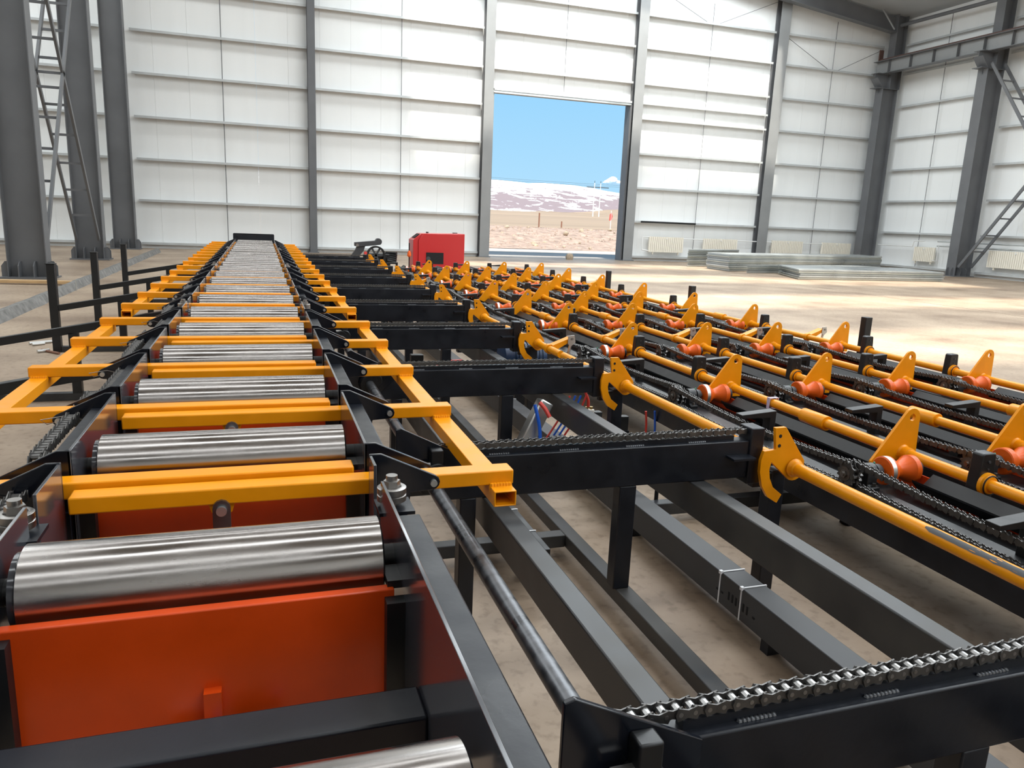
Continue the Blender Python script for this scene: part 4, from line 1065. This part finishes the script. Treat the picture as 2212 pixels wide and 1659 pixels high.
MB().cyl((1.78, 5.45, .36), (2.06, 5.45, .36), .12, n=28).build('body', 'motor_blue', mt)
for i in range(9): MB().lathe((1.81 + i*.027, 5.45, .36), (1, 0, 0), [(0, .12), (0, .128), (.008, .128), (.008, .12)], 24).build('fin', 'motor_blue', mt)
MB().lathe((1.78, 5.45, .36), (-1, 0, 0), [(0, .125), (.05, .125), (.06, .1), (.06, 0)], 28).build('fan_cover', 'motor_blue', mt)
MB().box(1.82, 2.02, 5.36, 5.54, 0, .25).build('foot', 'navy', mt)
# lilac strap and blue-red plugs
tag(rect_tube(3.46, 3.485, 2.68, 2.74, .418, .482, .002).build('strap', 'lilac', loc=(2.71, 3.46, .45)), 'lilac plastic strap tied round the yellow shaft near its coupling', 'strap')
for x, m0, nm in ((-.18, 'valve_white', 'grey plug with red and blue tips below the orange panel'), (-.075, 'black_paint', 'black plug with red and blue tips below the orange panel')):
    t = thing('air_fitting', nm, 'fitting', (x, 1.27, .48), 'plugs below the orange panel')
    MB().box(x, x + .055, 1.25, 1.29, .462, .492).build('body', m0, t, .003)
    MB().box(x + .055, x + .072, 1.252, 1.288, .466, .490).build('red_tip', 'red_hose', t, .002)
    MB().box(x + .072, x + .092, 1.252, 1.288, .464, .492).build('blue_tip', 'blue_hose', t, .003)
    MB().box(x + .01, x + .04, 1.26, 1.34, .40, .462).build('stem', 'black_paint', t)

# ================================================================== MACHINES AT THE FAR END
rc = thing('red_cabinet', 'red sheet metal machine cabinet with sloped front corner near the end wall', 'cabinet', (3.95, 17.6, 0))
body = [(3.33, 0), (3.33, .84), (3.53, .985), (4.54, 1.005), (4.54, 0)]
MB().prism([(3.45, 0), (3.45, .84), (3.56, .985), (4.54, 1.005), (4.54, 0)], 'xz', 17.5, 18.1).build('body', 'red_paint', rc, .01)
MB().prism([(3.33, 0), (3.33, .835), (3.52, .98), (3.56, .985), (3.45, .84), (3.45, 0)], 'xz', 17.53, 18.1).build('side_panel', 'red_paint', rc, .006)
MB().box(3.63, 4.04, 17.49, 17.50, .30, .56).build('opening', 'black_hole', rc)
MB().bar((3.375, 17.8, .882), (3.495, 17.8, .972), .008, .34, (0, 1, 0)).build('vent', 'black_hole', rc)
for x in (3.72, 4.36, 4.42): MB().box(x, x + .04, 17.9, 18.0, .99, 1.02).build('lifting_eye', 'dark_grey', rc)
MB().cyl((3.68, 17.48, .42), (3.68, 17.49, .42), .05, n=16).build('gauge', 'dark_grey', rc)
sm = thing('shear_machine', 'dark grey shear machine with pivoting arm and flywheel', 'machine', (2.3, 17.5, 0))
MB().prism([(2.00, .66), (2.00, .74), (2.46, .79)] + arc(2.53, .77, .075, 120, -60, 8) + [(2.34, .675), (2.10, .65)], 'xz', 17.45, 17.62).build('arm', 'dark_grey', sm, .006)
MB().prism([(1.92, 0), (1.92, .44), (2.02, .58), (2.06, .68), (2.24, .68), (2.20, .56), (2.10, .44), (2.10, 0)], 'xz', 17.48, 17.6).build('column', 'dark_grey', sm, .004)
MB().cyl((2.05, 17.42, .685), (2.05, 17.64, .685), .035, n=14).build('pivot', 'steel', sm)
fwm = MB().lathe((2.46, 17.35, .47), (0, 1, 0), [(0, .17), (0, .21), (.10, .21), (.10, .17)], 32).build('flywheel', 'black_paint', sm)
for a in range(6): MB().bar((2.46, 17.40, .47), (2.46 + .18*math.cos(a*PI/3), 17.40, .47 + .18*math.sin(a*PI/3)), .04, .04, (0, 1, 0)).build('spoke', 'dark_grey', fwm)
MB().box(2.25, 2.80, 17.46, 17.9, 0, .50).build('body', 'black_paint', sm, .01)
for dx in (-.07, .09): MB().box(2.46 + dx - .05, 2.46 + dx + .05, 17.30, 17.36, .20, .33).build('weight', 'dark_grey', sm, .01)
for i in range(5): MB().cyl((2.72, 17.4 + .05*i, .36 + .04*i), (2.92, 17.36, .33 + .05*i), .03, n=10).build('hose_bundle', 'black_paint', sm)
MB().cyl((2.22, 17.3, .52), (2.22, 17.36, .52), .035, n=14).build('red_knob', 'flag_red', sm)
ctl = thing('control_lever', 'thin lever with orange grip standing between lanes and red cabinet', 'lever', (3.05, 16.5, 0))
MB().cyl((3.05, 16.5, 0), (3.05, 16.5, .80), .012, n=8).build('rod', 'black_paint', ctl)
MB().lathe((3.05, 16.5, .50), (0, 0, 1), [(0, .02), (.03, .045), (.10, .035), (.14, .012)], 12).build('grip', 'orange_roller', ctl)

# ================================================================== LOOSE THINGS ON THE LEFT FLOOR
for a, b, z, nm in (((-4.9, 14.9), (-3.1, 14.75), 0, 'weathered wooden plank lying by the thick grey column'), ((-4.2, 14.62), (-2.95, 14.5), .035, 'shorter wooden plank lying on the longer plank')):
    tag(MB().bar((a[0], a[1], z + .018), (b[0], b[1], z + .018), .14, .034).build('wooden_plank', 'wood', loc=(a[0], a[1], z)), nm, 'plank', 'wooden planks')
for x, y, h, nm in ((-2.78, 12.05, .18, 'thin metal stake at the kerb nearer the loading arms'), (-2.80, 13.6, .17, 'thin metal stake at the kerb nearer the planks')):
    tag(MB().cyl((x, y, 0), (x, y, h), .008, n=6).build('metal_stake', 'alu', loc=(x, y, 0)), nm, 'stake')
tag(MB().cyl((-1.99, 8.05, .012), (-1.80, 7.85, .012), .012, n=8).build('rusty_rod', 'rust_rod', loc=(-1.9, 8, 0)), 'rusty brown rod offcut lying on the floor', 'rod')
for (a, b), nm in ((((-2.14, 8.35), (-2.05, 8.42)), 'bright short pipe offcut lying beside another offcut'), (((-2.18, 8.42), (-1.98, 8.55)), 'long bright pipe offcut on the floor'), (((-2.0, 7.95), (-1.92, 8.02)), 'bright pipe offcut touching the rusty rod')):
    tag(MB().cyl((*a, .015), (*b, .015), .015, n=10).build('pipe_offcut', 'alu', loc=(*a, 0)), nm, 'pipe offcut')
tag(MB().tube([(-1.72 + .1*math.cos(a), 8.1 + .12*math.sin(a), .005) for a in [q*.35 for q in range(12)]], .004, 5).build('wire_loop', 'dark_grey', loc=(-1.7, 8.1, 0)), 'thin dark wire loop on the floor', 'wire')
